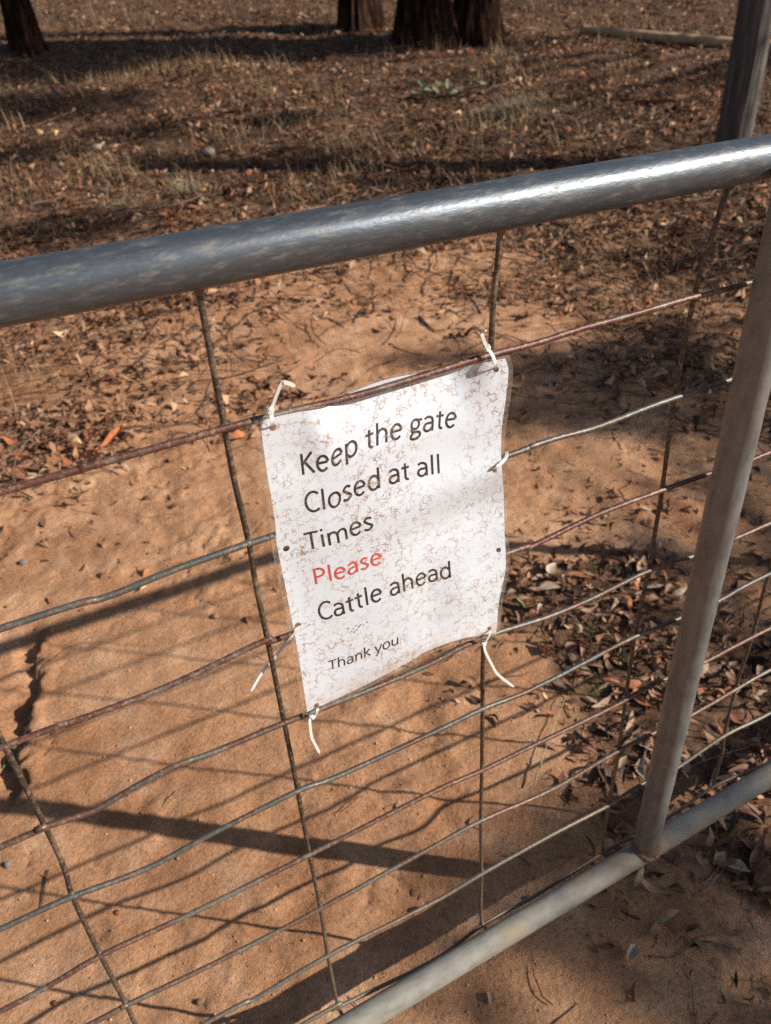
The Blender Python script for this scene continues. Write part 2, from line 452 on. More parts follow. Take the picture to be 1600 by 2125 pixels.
# ------------------------------------------------------------------ ground
def graded(c, half, step, reach, g):
    a = list(np.arange(0, half, step)); s = step
    while a[-1] < reach:
        s *= g; a.append(a[-1] + s)
    a = np.array(a); return np.concatenate([c - a[:0:-1], c + a])
gx = graded(.35, 1.05, .0062, 60, 1.032); gy = graded(.62, 1.05, .0062, 70, 1.032)
GX, GY = np.meshgrid(gx, gy)
LIT = litter(GX, GY)
GZ = height(GX, GY, LIT)
GV = np.stack([GX, GY, GZ], -1).reshape(-1, 3)
nx, ny = len(gx), len(gy)
ii = (np.arange(ny - 1)[:, None] * nx + np.arange(nx - 1)[None]).ravel()
GF = np.stack([ii, ii + 1, ii + 1 + nx, ii + nx], -1)
gme = mesh_np('ground', GV, GF, MT['soil'], True)
at = gme.attributes.new('litter', 'FLOAT', 'POINT'); at.data.foreach_set('value', LIT.astype(np.float32).ravel())
ground = add('ground', gme); ground['kind'] = 'structure'
def gz(x, y):
    """ground height by bilinear lookup in the sheet"""
    x = np.asarray(x, float); y = np.asarray(y, float)
    i = np.clip(np.searchsorted(gx, x) - 1, 0, nx - 2); j = np.clip(np.searchsorted(gy, y) - 1, 0, ny - 2)
    u = (x - gx[i]) / (gx[i + 1] - gx[i]); v = (y - gy[j]) / (gy[j + 1] - gy[j])
    return (GZ[j, i] * (1 - u) + GZ[j, i + 1] * u) * (1 - v) + (GZ[j + 1, i] * (1 - u) + GZ[j + 1, i + 1] * u) * v
def gp(px, py):
    p = ground_hit(px, py); return np.array([p[0], p[1], float(gz(p[0], p[1]))])

# ------------------------------------------------------------------ gate
gate = tag(empty('farm_gate', (0, -.02, ZG)), 'galvanised steel farm gate with tube frame and rusty wire mesh', 'gate')
def gpart(name, V, F, mat, parent=gate, smooth=True):
    V = np.asarray(V, float) - np.array([0, -.02, ZG])
    o = add(name, mesh_np(name, V, F, mat, smooth), parent)
    return o
TOPY, LOWY, BARX, BARY = -.004, -.030, .4725, -.031
RR = .0172
def top_z(x): return .9327 - .0174 * x
def low_z(x): return -.0050 + .0125 * x
xs = np.linspace(-.9, 1.9, 160)
V, F = tube(np.stack([xs, xs * 0 + TOPY, top_z(xs)], -1), RR, 48, .012, 3)
gpart('top_rail', V, F, MT['rail'])
V, F = tube(np.stack([xs, xs * 0 + LOWY, low_z(xs)], -1), .0160, 40, .012, 8)
gpart('bottom_rail', V, F, MT['rail_low'])
def upright(x, y):
    zs = np.linspace(low_z(x) + .002, top_z(x), 80)
    V, F = tube(np.stack([x + .0170 * zs, zs * 0 + y, zs], -1), .0174, 40, .02, 5)
    o = gpart('upright_bar', V, F, MT['bar'])
    # weld collar at the foot
    th = np.linspace(0, 2 * np.pi, 41)[:-1]
    P = np.stack([x + .0178 * np.cos(th), y + .0170 * np.sin(th), low_z(x) + .0155 - .011 * np.sin(th) ** 2 + .002 * noise(th * 4, th * 0)], -1)
    P = np.vstack([P, P[:1]]); V, F = tube(P, .0040 + .0028 * noise(np.arange(41) * .7, np.zeros(41)), 8, 0, 0, False)
    V = np.asarray(V) - np.array([0, -.02, ZG]); w = add('weld_bead', mesh_np('weld_bead', V, F, MT['weld'], True), o)
upright(BARX, BARY)
upright(-.86, BARY); upright(1.84, BARY)

C5 = lambda L: [(a / 2.2857, 1200 + b / 2.2857) for a, b in L]
C7 = lambda L: [(a / 2.2857, 500 + b / 2.2857) for a, b in L]
C3 = lambda L: [(480 + a / 2.5, 660 + b / 2.5) for a, b in L]
C4 = lambda L: [(480 + a / 2.5, 1100 + b / 2.5) for a, b in L]
C8 = lambda L: [(1000 + a / 2.5, 250 + b / 2.5) for a, b in L]
C6 = lambda L: [(900 + a / 2.0729, 1100 + b / 2.0729) for a, b in L]
HW = [
 ('wire_rust', C7([(0,1190),(400,1075),(800,965),(1065,890)]) + C3([(300,485),(560,425),(860,340),(1300,205),(1600,125)]) + C8([(500,1085),(800,1003),(1100,915),(1405,838)])),
 ('wire_grey', C5([(0,240),(500,90)]) + C7([(800,1570),(1165,1440),(1290,1400)]) + C8([(130,1740),(260,1690),(400,1645),(600,1590),(900,1475),(1170,1385),(1290,1345)])),
 ('wire_rust', C5([(0,805),(350,680),(800,510),(1260,295),(1365,272)]) + C6([(330,95),(420,70)]) + C8([(600,2045),(930,1920),(1190,1830),(1405,1765),(1500,1720)])),
 ('wire_mix', C5([(0,1275),(170,1195),(400,1120),(480,1085),(640,990),(830,890),(1000,830),(1340,690)]) + C4([(420,945),(800,795),(1040,690),(1200,605)]) + C6([(280,440),(500,370),(700,285),(880,195),(1030,135),(1110,115),(1285,45),(1380,0)])),
 ('wire_grey', C5([(0,1665),(345,1510),(700,1375),(1000,1215),(1410,1010),(1600,940)]) + C6([(0,870),(210,770),(400,695),(640,575),(830,475),(980,412),(1215,310),(1451,185)])),
 ('wire_rust', C5([(0,2055),(478,1790),(950,1570),(1470,1310)]) + C6([(0,1125),(205,1035),(420,930),(640,825),(800,745),(940,665),(1150,575),(1451,420)])),
 ('wire_mix', C5([(440,2110),(600,2025),(1050,1810),(1515,1570)]) + C6([(0,1360),(205,1250),(500,1120),(750,975),(890,900),(1100,800),(1300,685),(1451,600)])),
 ('wire_grey', C5([(970,2114),(1200,2000),(1555,1790)]) + C6([(0,1600),(205,1480),(500,1315),(750,1185),(890,1095),(1035,1030),(1250,885),(1451,785)])),
 ('wire_grey', C5([(1440,2114),(1600,2035)]) + C6([(0,1850),(215,1695),(450,1565),(750,1375),(980,1255),(1220,1095),(1451,995)])),
]
HY = -.0044
for k, (mt, pts) in enumerate(HW):
    W = np.array([on_gate(a, b, HY) for a, b in pts])
    W = W[np.argsort(W[:, 0])]
    z0 = np.polyfit(W[:, 0], W[:, 2], 1)
    pre = np.array([[x, HY, np.polyval(z0, x) * .3 + .7 * W[0, 2]] for x in (-.86, -.62) if x < W[0, 0] - .1]).reshape(-1, 3)
    post = np.array([[x, HY, np.polyval(z0, x) * .3 + .7 * W[-1, 2]] for x in (1.0, 1.4, 1.84) if x > W[-1, 0] + .1]).reshape(-1, 3)
    P = smooth_path(np.vstack([pre, W, post]), 160)
    V, F = tube(P, .0026, 12, .06, k + 11)
    gpart('horizontal_wire', V, F, MT[mt])
V1 = C7([(955,240),(1000,480),(1065,890),(1110,1130),(1180,1430)]) + C5([(1215,40),(1268,290),(1348,685),(1412,1010),(1468,1312),(1520,1570),(1555,1790),(1607,2020)])
VW = [
 C5([(0,860),(170,1185),(345,1510),(478,1790),(603,2030),(640,2110)]),
 V1,
 C8([(86,600),(70,830),(48,1190)]) + C6([(213,500),(210,770),(207,1030),(203,1250),(205,1480),(215,1695)]),
 C8([(1262,375),(1110,880),(1000,1440),(935,1915),(900,2125)]) + C6([(930,150),(868,440),(825,730),(795,945),(755,1175),(752,1370)]),
 C6([(1440,190),(1375,440),(1305,660),(1250,880),(1240,960),(1222,1090)]),
]
def vwire(W, k):
    W = W[np.argsort(-W[:, 2])]
    sl_ = (W[0, 0] - W[1, 0]) / (W[0, 2] - W[1, 2]); W = W[W[:, 2] < .87]; W = W[W[:, 2] > .012]
    xz = lambda z: W[0, 0] + sl_ * (z - W[0, 2])
    top = np.array([xz(top_z(0) - .01), -.001, top_z(W[0, 0]) - .010]); mid = np.array([xz(.89), -.0005, .89])
    bot = np.array([[W[-1, 0], -.001, .006], [W[-1, 0], LOWY + .012, low_z(W[-1, 0]) + .002]])
    P = smooth_path(np.vstack([[top, mid], W, bot]), 120)
    V, F = tube(P, .0023, 12, .05, 30 + k)
    o = gpart('vertical_wire', V, F, MT['wire_up'])
    t = np.linspace(0, 1, 5)[:, None]; a = top + [0, 0, -.012]; b = top + [0, 0, .0]
    V, F = tube(a + (b - a) * t, [.0024, .0034, .0042, .0046, .004], 10, .25, k)
    V = np.asarray(V) - np.array([0, -.02, ZG]); add('weld_bead', mesh_np('weld_bead', V, F, MT['weld'], True), o)
for k, pts in enumerate(VW):
    W = np.array([on_gate(a, b, 0.0) for a, b in pts])
    if k == 0: W = np.vstack([[[-.208, 0, .80], [-.206, 0, .5]], W[W[:, 2] < .45]])
    if k == 4: W = np.vstack([[[.640, 0, .82], [.641, 0, .6]], W])
    vwire(W, k)
HPATH = []
for mt, pts in HW:
    W = np.array([on_gate(a, b, HY) for a, b in pts]); W = W[np.argsort(W[:, 0])]; HPATH.append(W)
wj_bm = bmesh.new(); bmesh.ops.create_icosphere(wj_bm, subdivisions=2, radius=1)
for v in wj_bm.verts: v.co = Vector((v.co.x * .0038, v.co.y * .0028, v.co.z * .0032)) * (1 + .3 * float(noise(v.co.x * 2, v.co.y * 2 + v.co.z)))
wj = bpy.data.meshes.new('weld_joint'); wj_bm.to_mesh(wj); wj_bm.free(); wj.materials.append(MT['wire_mix'])
for o in [q for q in gate.children if q.name.startswith('vertical_wire')]:
    co = np.array([v.co for v in o.data.vertices]) + np.array([0, -.02, ZG])
    for W in HPATH:
        m = [p for p in co if W[0, 0] <= p[0] <= W[-1, 0] and abs(p[2] - np.interp(p[0], W[:, 0], W[:, 2])) < .004]
        if not m: continue
        x = float(np.mean([p[0] for p in m])); z = float(np.interp(x, W[:, 0], W[:, 2]))
        add('weld_joint', wj, o, np.array([x, -.0022, z]) - np.array([0, -.02, ZG]))
for k, x in enumerate((-.64, -.425, .853, 1.066, 1.28, 1.49, 1.70)):
    vwire(np.array([[x, 0, z] for z in (.83, .6, .4, .2, .05)]) + np.array([[.004 * random.uniform(-1, 1), 0, 0] for _ in range(5)]), 10 + k)

# ------------------------------------------------------------------ laminated sign
YREF = -.007
def arc_param(P):
    s = np.r_[0, np.cumsum(np.linalg.norm(np.diff(P, axis=0), axis=1))]; return s / s[-1]
def edge(pts, n=80):
    W = np.array([on_gate(a, b, YREF)[[0, 2]] for a, b in pts]); W = smooth_path(W, n); return arc_param(W), W
E_top = edge([(528,874),(560,863),(620,850),(672,842),(706,820),(776,791),(824,778),(896,766),(960,757),(1056,738)])
E_bot = edge([(630,1488),(656,1477),(720,1447),(788,1413),(856,1376),(888,1357),(960,1332),(1033,1320)])
E_lef = edge([(630,1488),(618,1412),(604,1332),(580,1212),(564,1132),(560,1084),(540,964),(528,874)])
E_rig = edge([(1033,1320),(1038,1300),(1042,1252),(1056,1184),(1057,1152),(1055,1100),(1053,1020),(1048,940),(1050,884),(1058,828),(1064,768),(1056,738)])
def ev(E, t): return np.stack([np.interp(t, E[0], E[1][:, i]) for i in (0, 1)], -1)
def gauss(x, m, s): return np.exp(-((x - m) / s) ** 2)
def sheet_y(u, v):
    y = -.0095 + 0 * u
    back = sstep(.80, 1.0, v) * sstep(.18, .36, u) * (1 - sstep(.72, .92, u))
    y = y + .0112 * back
    y = y + .0022 * np.sin(u * 7.0 + v * 2.2 + .6) * (1 - back) * .7
    y = y - .0045 * gauss(v, .60 + .10 * (u - .6), .07) * sstep(.15, .75, u)        # fold pulled by the side tie
    y = y + .0034 * gauss(v, .50 + .12 * (u - .6), .09) * sstep(.25, .9, u)
    y = y - .0030 * gauss(u, .80, .16) * gauss(v, .20, .12)
    y = y + .0020 * gauss(u, .62, .10) * gauss(v, .22, .16)
    y = y + .0022 * gauss(u, .13, .10) * gauss(v, .86, .07) - .0016 * gauss(u, .25, .06) * gauss(v, .93, .05)
    y = y + .0016 * gauss(u, .05, .10) * gauss(v, .55, .2)
    y = y - .0030 * sstep(.12, 0, v) * gauss(u, .75, .3)
    return y
def sheet(u, v, off=0.0):
    u = np.asarray(u, float); v = np.asarray(v, float)
    T, B, L, Rr = ev(E_top, u), ev(E_bot, u), ev(E_lef, v), ev(E_rig, v)
    c00, c10, c01, c11 = E_bot[1][0], E_bot[1][-1], E_top[1][0], E_top[1][-1]
    U, Vv = u[..., None], v[..., None]
    S = (1 - Vv) * B + Vv * T + (1 - U) * L + U * Rr - ((1 - U) * (1 - Vv) * c00 + U * (1 - Vv) * c10 + (1 - U) * Vv * c01 + U * Vv * c11)
    P = np.stack([S[..., 0], 0 * u + YREF, S[..., 1]], -1)
    y = sheet_y(u, v) + off
    # slide along the line of sight of the traced outline onto the bent sheet
    d = P - CAM_POS; t = (y - CAM_POS[1]) / d[..., 1]
    return CAM_POS + d * t[..., None]
def to_px(p):
    d = p - CAM_POS; z = d @ _f
    return np.stack([800 + FPX * (d @ CR) / z, 1062.5 - FPX * (d @ CU) / z], -1)
_UU, _VV = np.meshgrid(np.linspace(0, 1, 240), np.linspace(0, 1, 320))
_SP = to_px(sheet(_UU, _VV))
def inv(px, py):
    d = (_SP[..., 0] - px) ** 2 + (_SP[..., 1] - py) ** 2
    j, i = np.unravel_index(np.argmin(d), d.shape); return np.array([_UU[j, i], _VV[j, i]])
WID, HEI = .2135, .298
HOLES = [inv(*q) for q in ((565,887),(1030,767),(1026,976),(593,1138),(1035,1141),(619,1297),(1015,1304),(657,1464))]
MU, MV, MT_ = .019, .0145, .006
def grid_mesh(name, u0, u1, v0, v1, nu, nv, mat, holes, keep=None, off=0.0, rad=.0027):
    us = np.linspace(u0, u1, nu + 1); vs = np.linspace(v0, v1, nv + 1)
    A, B = np.meshgrid(us, vs); A = A.ravel().copy(); B = B.ravel().copy()
    idx = (np.arange(nv)[:, None] * (nu + 1) + np.arange(nu)[None]).ravel()
    Fq = np.stack([idx, idx + 1, idx + nu + 2, idx + nu + 1], -1)
    okf = np.ones(len(Fq), bool)
    for h in holes:
        du = (A - h[0]) * WID; dv = (B - h[1]) * HEI; dd = np.hypot(du, dv)
        ins = dd < rad
        okf &= ~ins[Fq].any(1)
        near = (dd >= rad) & (dd < rad + .0019)
        sel = np.zeros(len(A), bool); bad = Fq[ins[Fq].any(1)].ravel(); sel[bad] = True
        s = sel & ~ins
        A[s] = h[0] + du[s] / dd[s] * rad / WID; B[s] = h[1] + dv[s] / dd[s] * rad / HEI
    if keep is not None:
        cu, cv = A[Fq].mean(1), B[Fq].mean(1); okf &= keep(cu, cv)
    Fq = Fq[okf]
    used, invx = np.unique(Fq.ravel(), return_inverse=True)
    Fq = invx.reshape(-1, 4); A, B = A[used], B[used]
    P = sheet(A, B, off)
    me = mesh_np(name, P - SB, Fq[:, ::-1].copy() if False else Fq, mat, True)
    uvl = me.uv_layers.new(name='UVMap')
    li = np.empty(len(me.loops), np.int32); me.loops.foreach_get('vertex_index', li)
    uvl.data.foreach_set('uv', np.stack([A[li], B[li]], -1).astype(np.float32).ravel())
    return me
SB = sheet(np.array(.5), np.array(0.0))
sign = tag(empty('laminated_sign', SB), 'mud-flecked white laminated paper sign tied to the gate mesh', 'sign')
pm = grid_mesh('paper', MU, 1 - MU, MV, 1 - MT_, 150, 210, MT['paper'], HOLES)
paper = add('paper', pm, sign)
inn = lambda u, v: (u < MU + .001) | (u > 1 - MU - .001) | (v < MV + .001) | (v > 1 - MV - .001)
lm_u = np.r_[0, MU]
def ring_mesh():
    A = []; Fq = []; n = 0
    for (u0, u1, v0, v1, nu, nv) in ((0, MU, 0, 1, 3, 200), (1 - MU, 1, 0, 1, 3, 200), (MU, 1 - MU, 0, MV, 140, 3), (MU, 1 - MU, 1 - MT_, 1, 140, 3)):
        a, b = np.meshgrid(np.linspace(u0, u1, nu + 1), np.linspace(v0, v1, nv + 1))
        idx = (np.arange(nv)[:, None] * (nu + 1) + np.arange(nu)[None]).ravel() + n
        Fq.append(np.stack([idx, idx + 1, idx + nu + 2, idx + nu + 1], -1)); A.append(np.stack([a.ravel(), b.ravel()], -1)); n += a.size
    A = np.vstack(A); return mesh_np('clear_border', sheet(A[:, 0], A[:, 1]) - SB, np.vstack(Fq), MT['clear'], True)
border = add('clear_border', ring_mesh(), sign)
# sealed edge of the pouch: a fine raised lip all round
tt = np.linspace(0, 1, 90)
loop = np.vstack([sheet(tt, 0 * tt), sheet(0 * tt + 1, tt)[1:], sheet(tt[::-1], 0 * tt + 1)[1:], sheet(0 * tt, tt[::-1])[1:]])
V, F = tube(loop, .00042, 5, 0, 0, False)
add('sealed_edge', mesh_np('sealed_edge', V - SB, F, MT['clear'], True), border)

# lettering ---------------------------------------------------------
def arc(cx, cy, rx, ry, a0, a1, n=22):
    a = np.radians(np.linspace(a0, a1, n)); return [(cx + rx * math.cos(t), cy + ry * math.sin(t)) for t in a]
def cr(pts, n=30): return [tuple(p) for p in smooth_path(np.array(pts), n)]
GL = {
 'K': (.52, [[(.11,0),(.11,.63)], [(.44,.63),(.135,.325)], [(.19,.375),(.475,0)]]),
 'e': (.498, [[(.07,.255),(.42,.255)] , arc(.252,.23,.178,.225,7,318,34)]),
 'p': (.525, [[(.10,-.18),(.10,.46)], arc(.275,.23,.175,.222,150,-150,30)]),
 't': (.335, [[(.155,.57),(.155,.13)] + arc(.25,.125,.095,.105,180,282,10), [(.025,.425),(.295,.425)]]),
 'h': (.525, [[(.10,0),(.10,.68)], arc(.262,.285,.158,.165,168,0,18) + [(.42,0)]]),
 'g': (.471, [arc(.205,.305,.137,.148,0,360,30), [(.29,.425),(.455,.425)], cr([(.115,.19),(.085,.115),(.15,.072),(.30,.06),(.385,.01),(.37,-.09),(.22,-.16),(.08,-.13),(.06,-.055),(.13,.035),(.17,.06)], 50)]),
 'a': (.479, [cr([(.075,.405),(.15,.445),(.24,.453),(.345,.40),(.378,.29)], 24) + [(.378,0)], [(.378,.262),(.24,.258)] + arc(.20,.135,.132,.124,82,278,18) + cr([(.225,.013),(.30,.045),(.378,.125)], 10)]),
 'C': (.533, [arc(.325,.315,.255,.312,48,312,34)]),
 'l': (.229, [[(.115,0),(.115,.68)]]),
 'o': (.527, [arc(.263,.23,.192,.228,0,360,36)]),
 's': (.391, [cr([(.325,.405),(.20,.452),(.085,.36),(.19,.245),(.325,.125),(.19,.012),(.045,.06)], 40)]),
 'd': (.525, [[(.425,0),(.425,.68)], arc(.25,.23,.175,.222,30,330,30)]),
 'T': (.487, [[(.01,.597),(.477,.597)], [(.243,.60),(.243,0)]]),
 'i': (.229, [[(.115,0),(.115,.46)], [(.115,.575),(.115,.66)]]),
 'm': (.799, [[(.10,0),(.10,.46)], arc(.248,.29,.148,.16,168,0,16) + [(.396,0)], arc(.545,.29,.148,.16,168,0,16) + [(.693,0)]]),
 'P': (.517, [[(.11,0),(.11,.63)], [(.11,.597),(.25,.597)] + arc(.25,.44,.185,.157,90,-90,20) + [(.11,.283)]]),
 'n': (.525, [[(.10,0),(.10,.46)], arc(.262,.285,.158,.165,168,0,18) + [(.42,0)]]),
 'k': (.455, [[(.10,0),(.10,.68)], [(.385,.46),(.13,.235)], [(.18,.28),(.415,0)]]),
 'y': (.453, [[(.03,.46),(.235,0.0)], [(.43,.46),(.235,.005)] + cr([(.225,-.02),(.17,-.13),(.11,-.168),(.05,-.165)], 12)]),
 'u': (.525, [[(.10,.46)] + arc(.258,.175,.158,.165,180,350,18), [(.425,.46),(.425,0)]]),
 ' ': (.226, []),
}
SW = .078
def ribbon(pts, w):
    P = np.array(pts, float); T = np.gradient(P, axis=0); T /= np.linalg.norm(T, axis=1)[:, None] + 1e-9
    Nn = np.stack([-T[:, 1], T[:, 0]], -1)
    return P + Nn * w / 2, P - Nn * w / 2
def densify(pts, step=.03):
    out = [pts[0]]
    for a, b in zip(pts[:-1], pts[1:]):
        n = max(1, int(math.hypot(b[0] - a[0], b[1] - a[1]) / step))
        for k in range(1, n + 1): out.append((a[0] + (b[0] - a[0]) * k / n, a[1] + (b[1] - a[1]) * k / n))
    return out
def text_line(txt, start, end, cap_top, mat, capref=.63):
    s, e, c = inv(*start), inv(*end), inv(*cap_top)
    W = sum(GL[ch][0] for ch in txt) - .06
    k = (e[0] - s[0]) / W; kv = (c[1] - s[1]) / capref
    if kv * HEI > 1.25 * k * WID: kv = 1.25 * k * WID / HEI
    if kv * HEI < .95 * k * WID: kv = .95 * k * WID / HEI
    VV = []; UVs = []; FF = []; x0 = -.08; cnt = 0
    for ch in txt:
        adv, strokes = GL[ch]
        for st in strokes:
            L, Rr = ribbon(densify(st), SW)
            off = -.00016 - .00002 * (cnt % 5); cnt += 1
            pts = np.empty((2 * len(L), 2)); pts[0::2] = L; pts[1::2] = Rr
            uv = np.stack([s[0] + k * (x0 + pts[:, 0]), s[1] + (e[1] - s[1]) * (x0 + pts[:, 0]) / W + kv * pts[:, 1]], -1)
            b0 = sum(len(q) for q in VV)
            VV.append(sheet(uv[:, 0], uv[:, 1], off)); UVs.append(uv)
            for i in range(len(L) - 1): FF.append((b0 + 2 * i, b0 + 2 * i + 1, b0 + 2 * i + 3, b0 + 2 * i + 2))
        x0 += adv
    VV = np.vstack(VV); UVs = np.vstack(UVs)
    me = mesh_np('text_line', VV - SB, np.array(FF), mat)
    uvl = me.uv_layers.new(name='UVMap'); li = np.empty(len(me.loops), np.int32); me.loops.foreach_get('vertex_index', li)
    uvl.data.foreach_set('uv', UVs[li].astype(np.float32).ravel())
    o = add('text_line', me, paper); o['label'] = 'printed line reading ' + txt
    return o
text_line('Keep the gate', (628,985), (950,884), (618,944), MT['ink'])
text_line('Closed at all', (637,1064), (918,982), (630,1025), MT['ink'])
text_line('Times', (641,1141), (778,1096), (635,1106), MT['ink'])
text_line('Please', (656,1213), (796,1167), (648,1181), MT['ink_red'])
text_line('Cattle ahead', (666,1287), (941,1198), (660,1252), MT['ink'])
text_line('Thank you', (686,1391), (829,1335), (680,1373), MT['ink'])
# mould spots under the last black line
for k, (a, b) in enumerate(C4([(700,465),(670,493),(655,520),(632,510),(640,530),(688,490),(612,535),(660,500),(606,510),(625,525),(705,480),(648,495)])):
    c = inv(a, b); r0 = random.uniform(.0004, .0011)
    th = np.linspace(0, 2 * np.pi, 11)[:-1]; rr0 = r0 * (1 + .3 * np.sin(th * 3 + k))
    u = np.r_[c[0], c[0] + rr0 * np.cos(th) / WID]; v = np.r_[c[1], c[1] + rr0 * np.sin(th) / HEI]
    add('mould_spot', mesh_np('mould_spot', sheet(u, v, -.00013) - SB, [(0, 1 + j, 1 + (j + 1) % 10) for j in range(10)], MT['mould']), paper)

# ------------------------------------------------------------------ cable ties
def strap(P, w, t, n=60, taper=False):
    P = smooth_path(np.array(P), n)
    T = np.gradient(P, axis=0); T /= np.linalg.norm(T, axis=1)[:, None] + 1e-9
    X = np.array([1., .0, 0.]); Wv = X - (T @ X)[:, None] * T; Wv /= np.linalg.norm(Wv, axis=1)[:, None]
    Nv = np.cross(T, Wv)
    ww = np.full(len(P), w)
    if taper: ww[-4:] *= np.array([1, .9, .75, .5])
    V = []; F = []
    for i, p in enumerate(P):
        for a, b in ((-1, -1), (1, -1), (1, 1), (-1, 1)): V.append(p + Wv[i] * a * ww[i] / 2 + Nv[i] * b * t / 2)
    for i in range(len(P) - 1):
        for j in range(4): F.append((4 * i + j, 4 * i + (j + 1) % 4, 4 * i + 4 + (j + 1) % 4, 4 * i + 4 + j))
    F += [(3, 2, 1, 0), tuple(4 * (len(P) - 1) + j for j in range(4))]
    return np.array(V), F
def head_box(c, ax, size):
    bm = bmesh.new(); bmesh.ops.create_cube(bm, size=1)
    bmesh.ops.bevel(bm, geom=bm.edges[:], offset=.16, segments=2, affect='EDGES')
    z = Vector(ax).normalized(); x = Vector((1, 0, 0)); x = (x - z * x.dot(z)).normalized(); y = z.cross(x)
    for v in bm.verts: v.co = Vector(c) + x * v.co.x * size[0] + y * v.co.y * size[1] + z * v.co.z * size[2]
    me = bpy.data.meshes.new('head'); bm.to_mesh(me); bm.free(); me.materials.append(MT['tie']); return me
def tie(label, loop_pts, head, head_dir, tail):
    """points are (px, py, depth y)"""
    L = [on_gate(a, b, y) for a, b, y in loop_pts]; base = L[0]
    o = tag(empty('cable_tie', base), label, 'cable tie', 'nylon ties holding the sign')
    V, F = strap(L, .0027, .0010, 70); add('strap', mesh_np('strap', V - base, F, MT['tie'], False), o)
    hc = on_gate(*head); Tp = [on_gate(a, b, y) for a, b, y in tail]
    add('head', head_box(hc - base, np.array(Tp[1]) - np.array(Tp[0]) if head_dir is None else head_dir, (.0052, .0046, .0052)), o)
    V, F = strap(Tp, .0026, .0010, 50, True); add('tail', mesh_np('tail', V - base, F, MT['tie'], False), o)
def sy(px, py):
    q = inv(px, py); return float(sheet_y(q[0], q[1]))
tie('white cable tie with long bent tail sticking up, at the corner above the word Keep',
    [(565,887,.001),(566,880,-.014),(563,862,-.014),(561,851,-.009),(559,846,-.002),(560,850,.004),(563,868,.005),(565,885,.003)],
    (560,852,-.0125), None, [(560,856,-.0125),(566,840,-.013),(578,808,-.016),(586,794,-.017),(597,795,-.017),(612,801,-.017)])
tie('white nylon cable tie with short hooked tail, looped over the wire above the word gate',
    [(1030,768,.000),(1029,758,-.014),(1022,738,-.013),(1013,724,-.009),(1011,718,-.002),(1013,724,.004),(1024,750,.004),(1030,766,.002)],
    (1010,721,-.0115), None, [(1013,727,-.0115),(1006,712,-.012),(1001,698,-.013),(999,690,-.013),(1003,688,-.014),(1009,686,-.016)])
tie('white nylon cable tie without visible tail, round the grey wire level with Closed at all',
    [(1026,977,-.002),(1028,972,-.0145),(1038,963,-.0145),(1048,953,-.0125),(1052,944,-.0085),(1051,938,-.002),(1046,946,.0025),(1034,962,.003),(1027,974,.002)],
    (1040,952,.004), (0, 0, 1), [(1040,952,.004),(1036,940,.005),(1030,925,.006),(1022,908,.006)])
tie('white cable tie with tail hanging behind the sheet, on the rusty wire beside Cattle ahead',
    [(619,1297,-.001),(617,1304,-.0145),(608,1317,-.0145),(600,1326,-.0125),(597,1331,-.005),(600,1327,.002),(608,1315,.003),(618,1300,.002)],
    (597,1330,.001), None, [(599,1327,.002),(588,1342,.004),(570,1364,.005),(548,1390,.005),(536,1408,.004),(521,1434,.003)])
tie('white cable tie with tail dangling from the lowest sign corner below Thank you',
    [(657,1465,-.001),(659,1472,-.0145),(657,1480,-.0145),(653,1487,-.0115),(652,1489,-.004),(654,1483,.003),(657,1470,.004)],
    (648,1486,-.0125), None, [(650,1484,-.0125),(643,1494,-.014),(644,1512,-.015),(647,1530,-.016),(654,1545,-.016),(663,1562,-.016)])
tie('white nylon cable tie with long bent tail dangling below the corner beside the word ahead',
    [(1015,1303,-.001),(1017,1311,-.0150),(1013,1323,-.0150),(1007,1333,-.0125),(1005,1339,-.004),(1008,1332,.003),(1014,1312,.003)],
    (1003,1336,-.0125), None, [(1004,1334,-.0125),(1007,1352,-.014),(1020,1378,-.016),(1031,1397,-.017),(1047,1411,-.018),(1066,1425,-.019)])

# ------------------------------------------------------------------ wooden post
pb = gp(1512, 345); PR = 36.0 * ((pb - CAM_POS) @ _f) / FPX
def post_mesh():
    n, seg = 70, 36; H = 2.1
    th = np.linspace(0, 2 * np.pi, seg, endpoint=False); zs = np.linspace(-.25, H, n)
    A, Z = np.meshgrid(th, zs)
    r = PR * (1 + .03 * np.sin(2 * A + .5) + .07 * noise(np.cos(A) * 1.7 + 5, np.sin(A) * 1.7 + Z * .5) + .05 * noise(A * 3.2, Z * 1.2, 4))
    k = np.abs(noise(np.cos(A) * 5 + 3, np.sin(A) * 5 + Z * .4, 6)); r = r - .010 * np.exp(-(k / .05) ** 2)
    lean = Z * .012
    V = np.stack([r * np.cos(A) + lean, r * np.sin(A), Z], -1).reshape(-1, 3)
    F = [(i * seg + j, i * seg + (j + 1) % seg, (i + 1) * seg + (j + 1) % seg, (i + 1) * seg + j) for i in range(n - 1) for j in range(seg)]
    F.append(tuple(range((n - 1) * seg, n * seg)))
    return mesh_np('fence_post', V, F, MT['post'], True)
tag(add('fence_post', post_mesh(), None, pb), 'weathered grey round timber post standing in the litter behind the top rail', 'post')

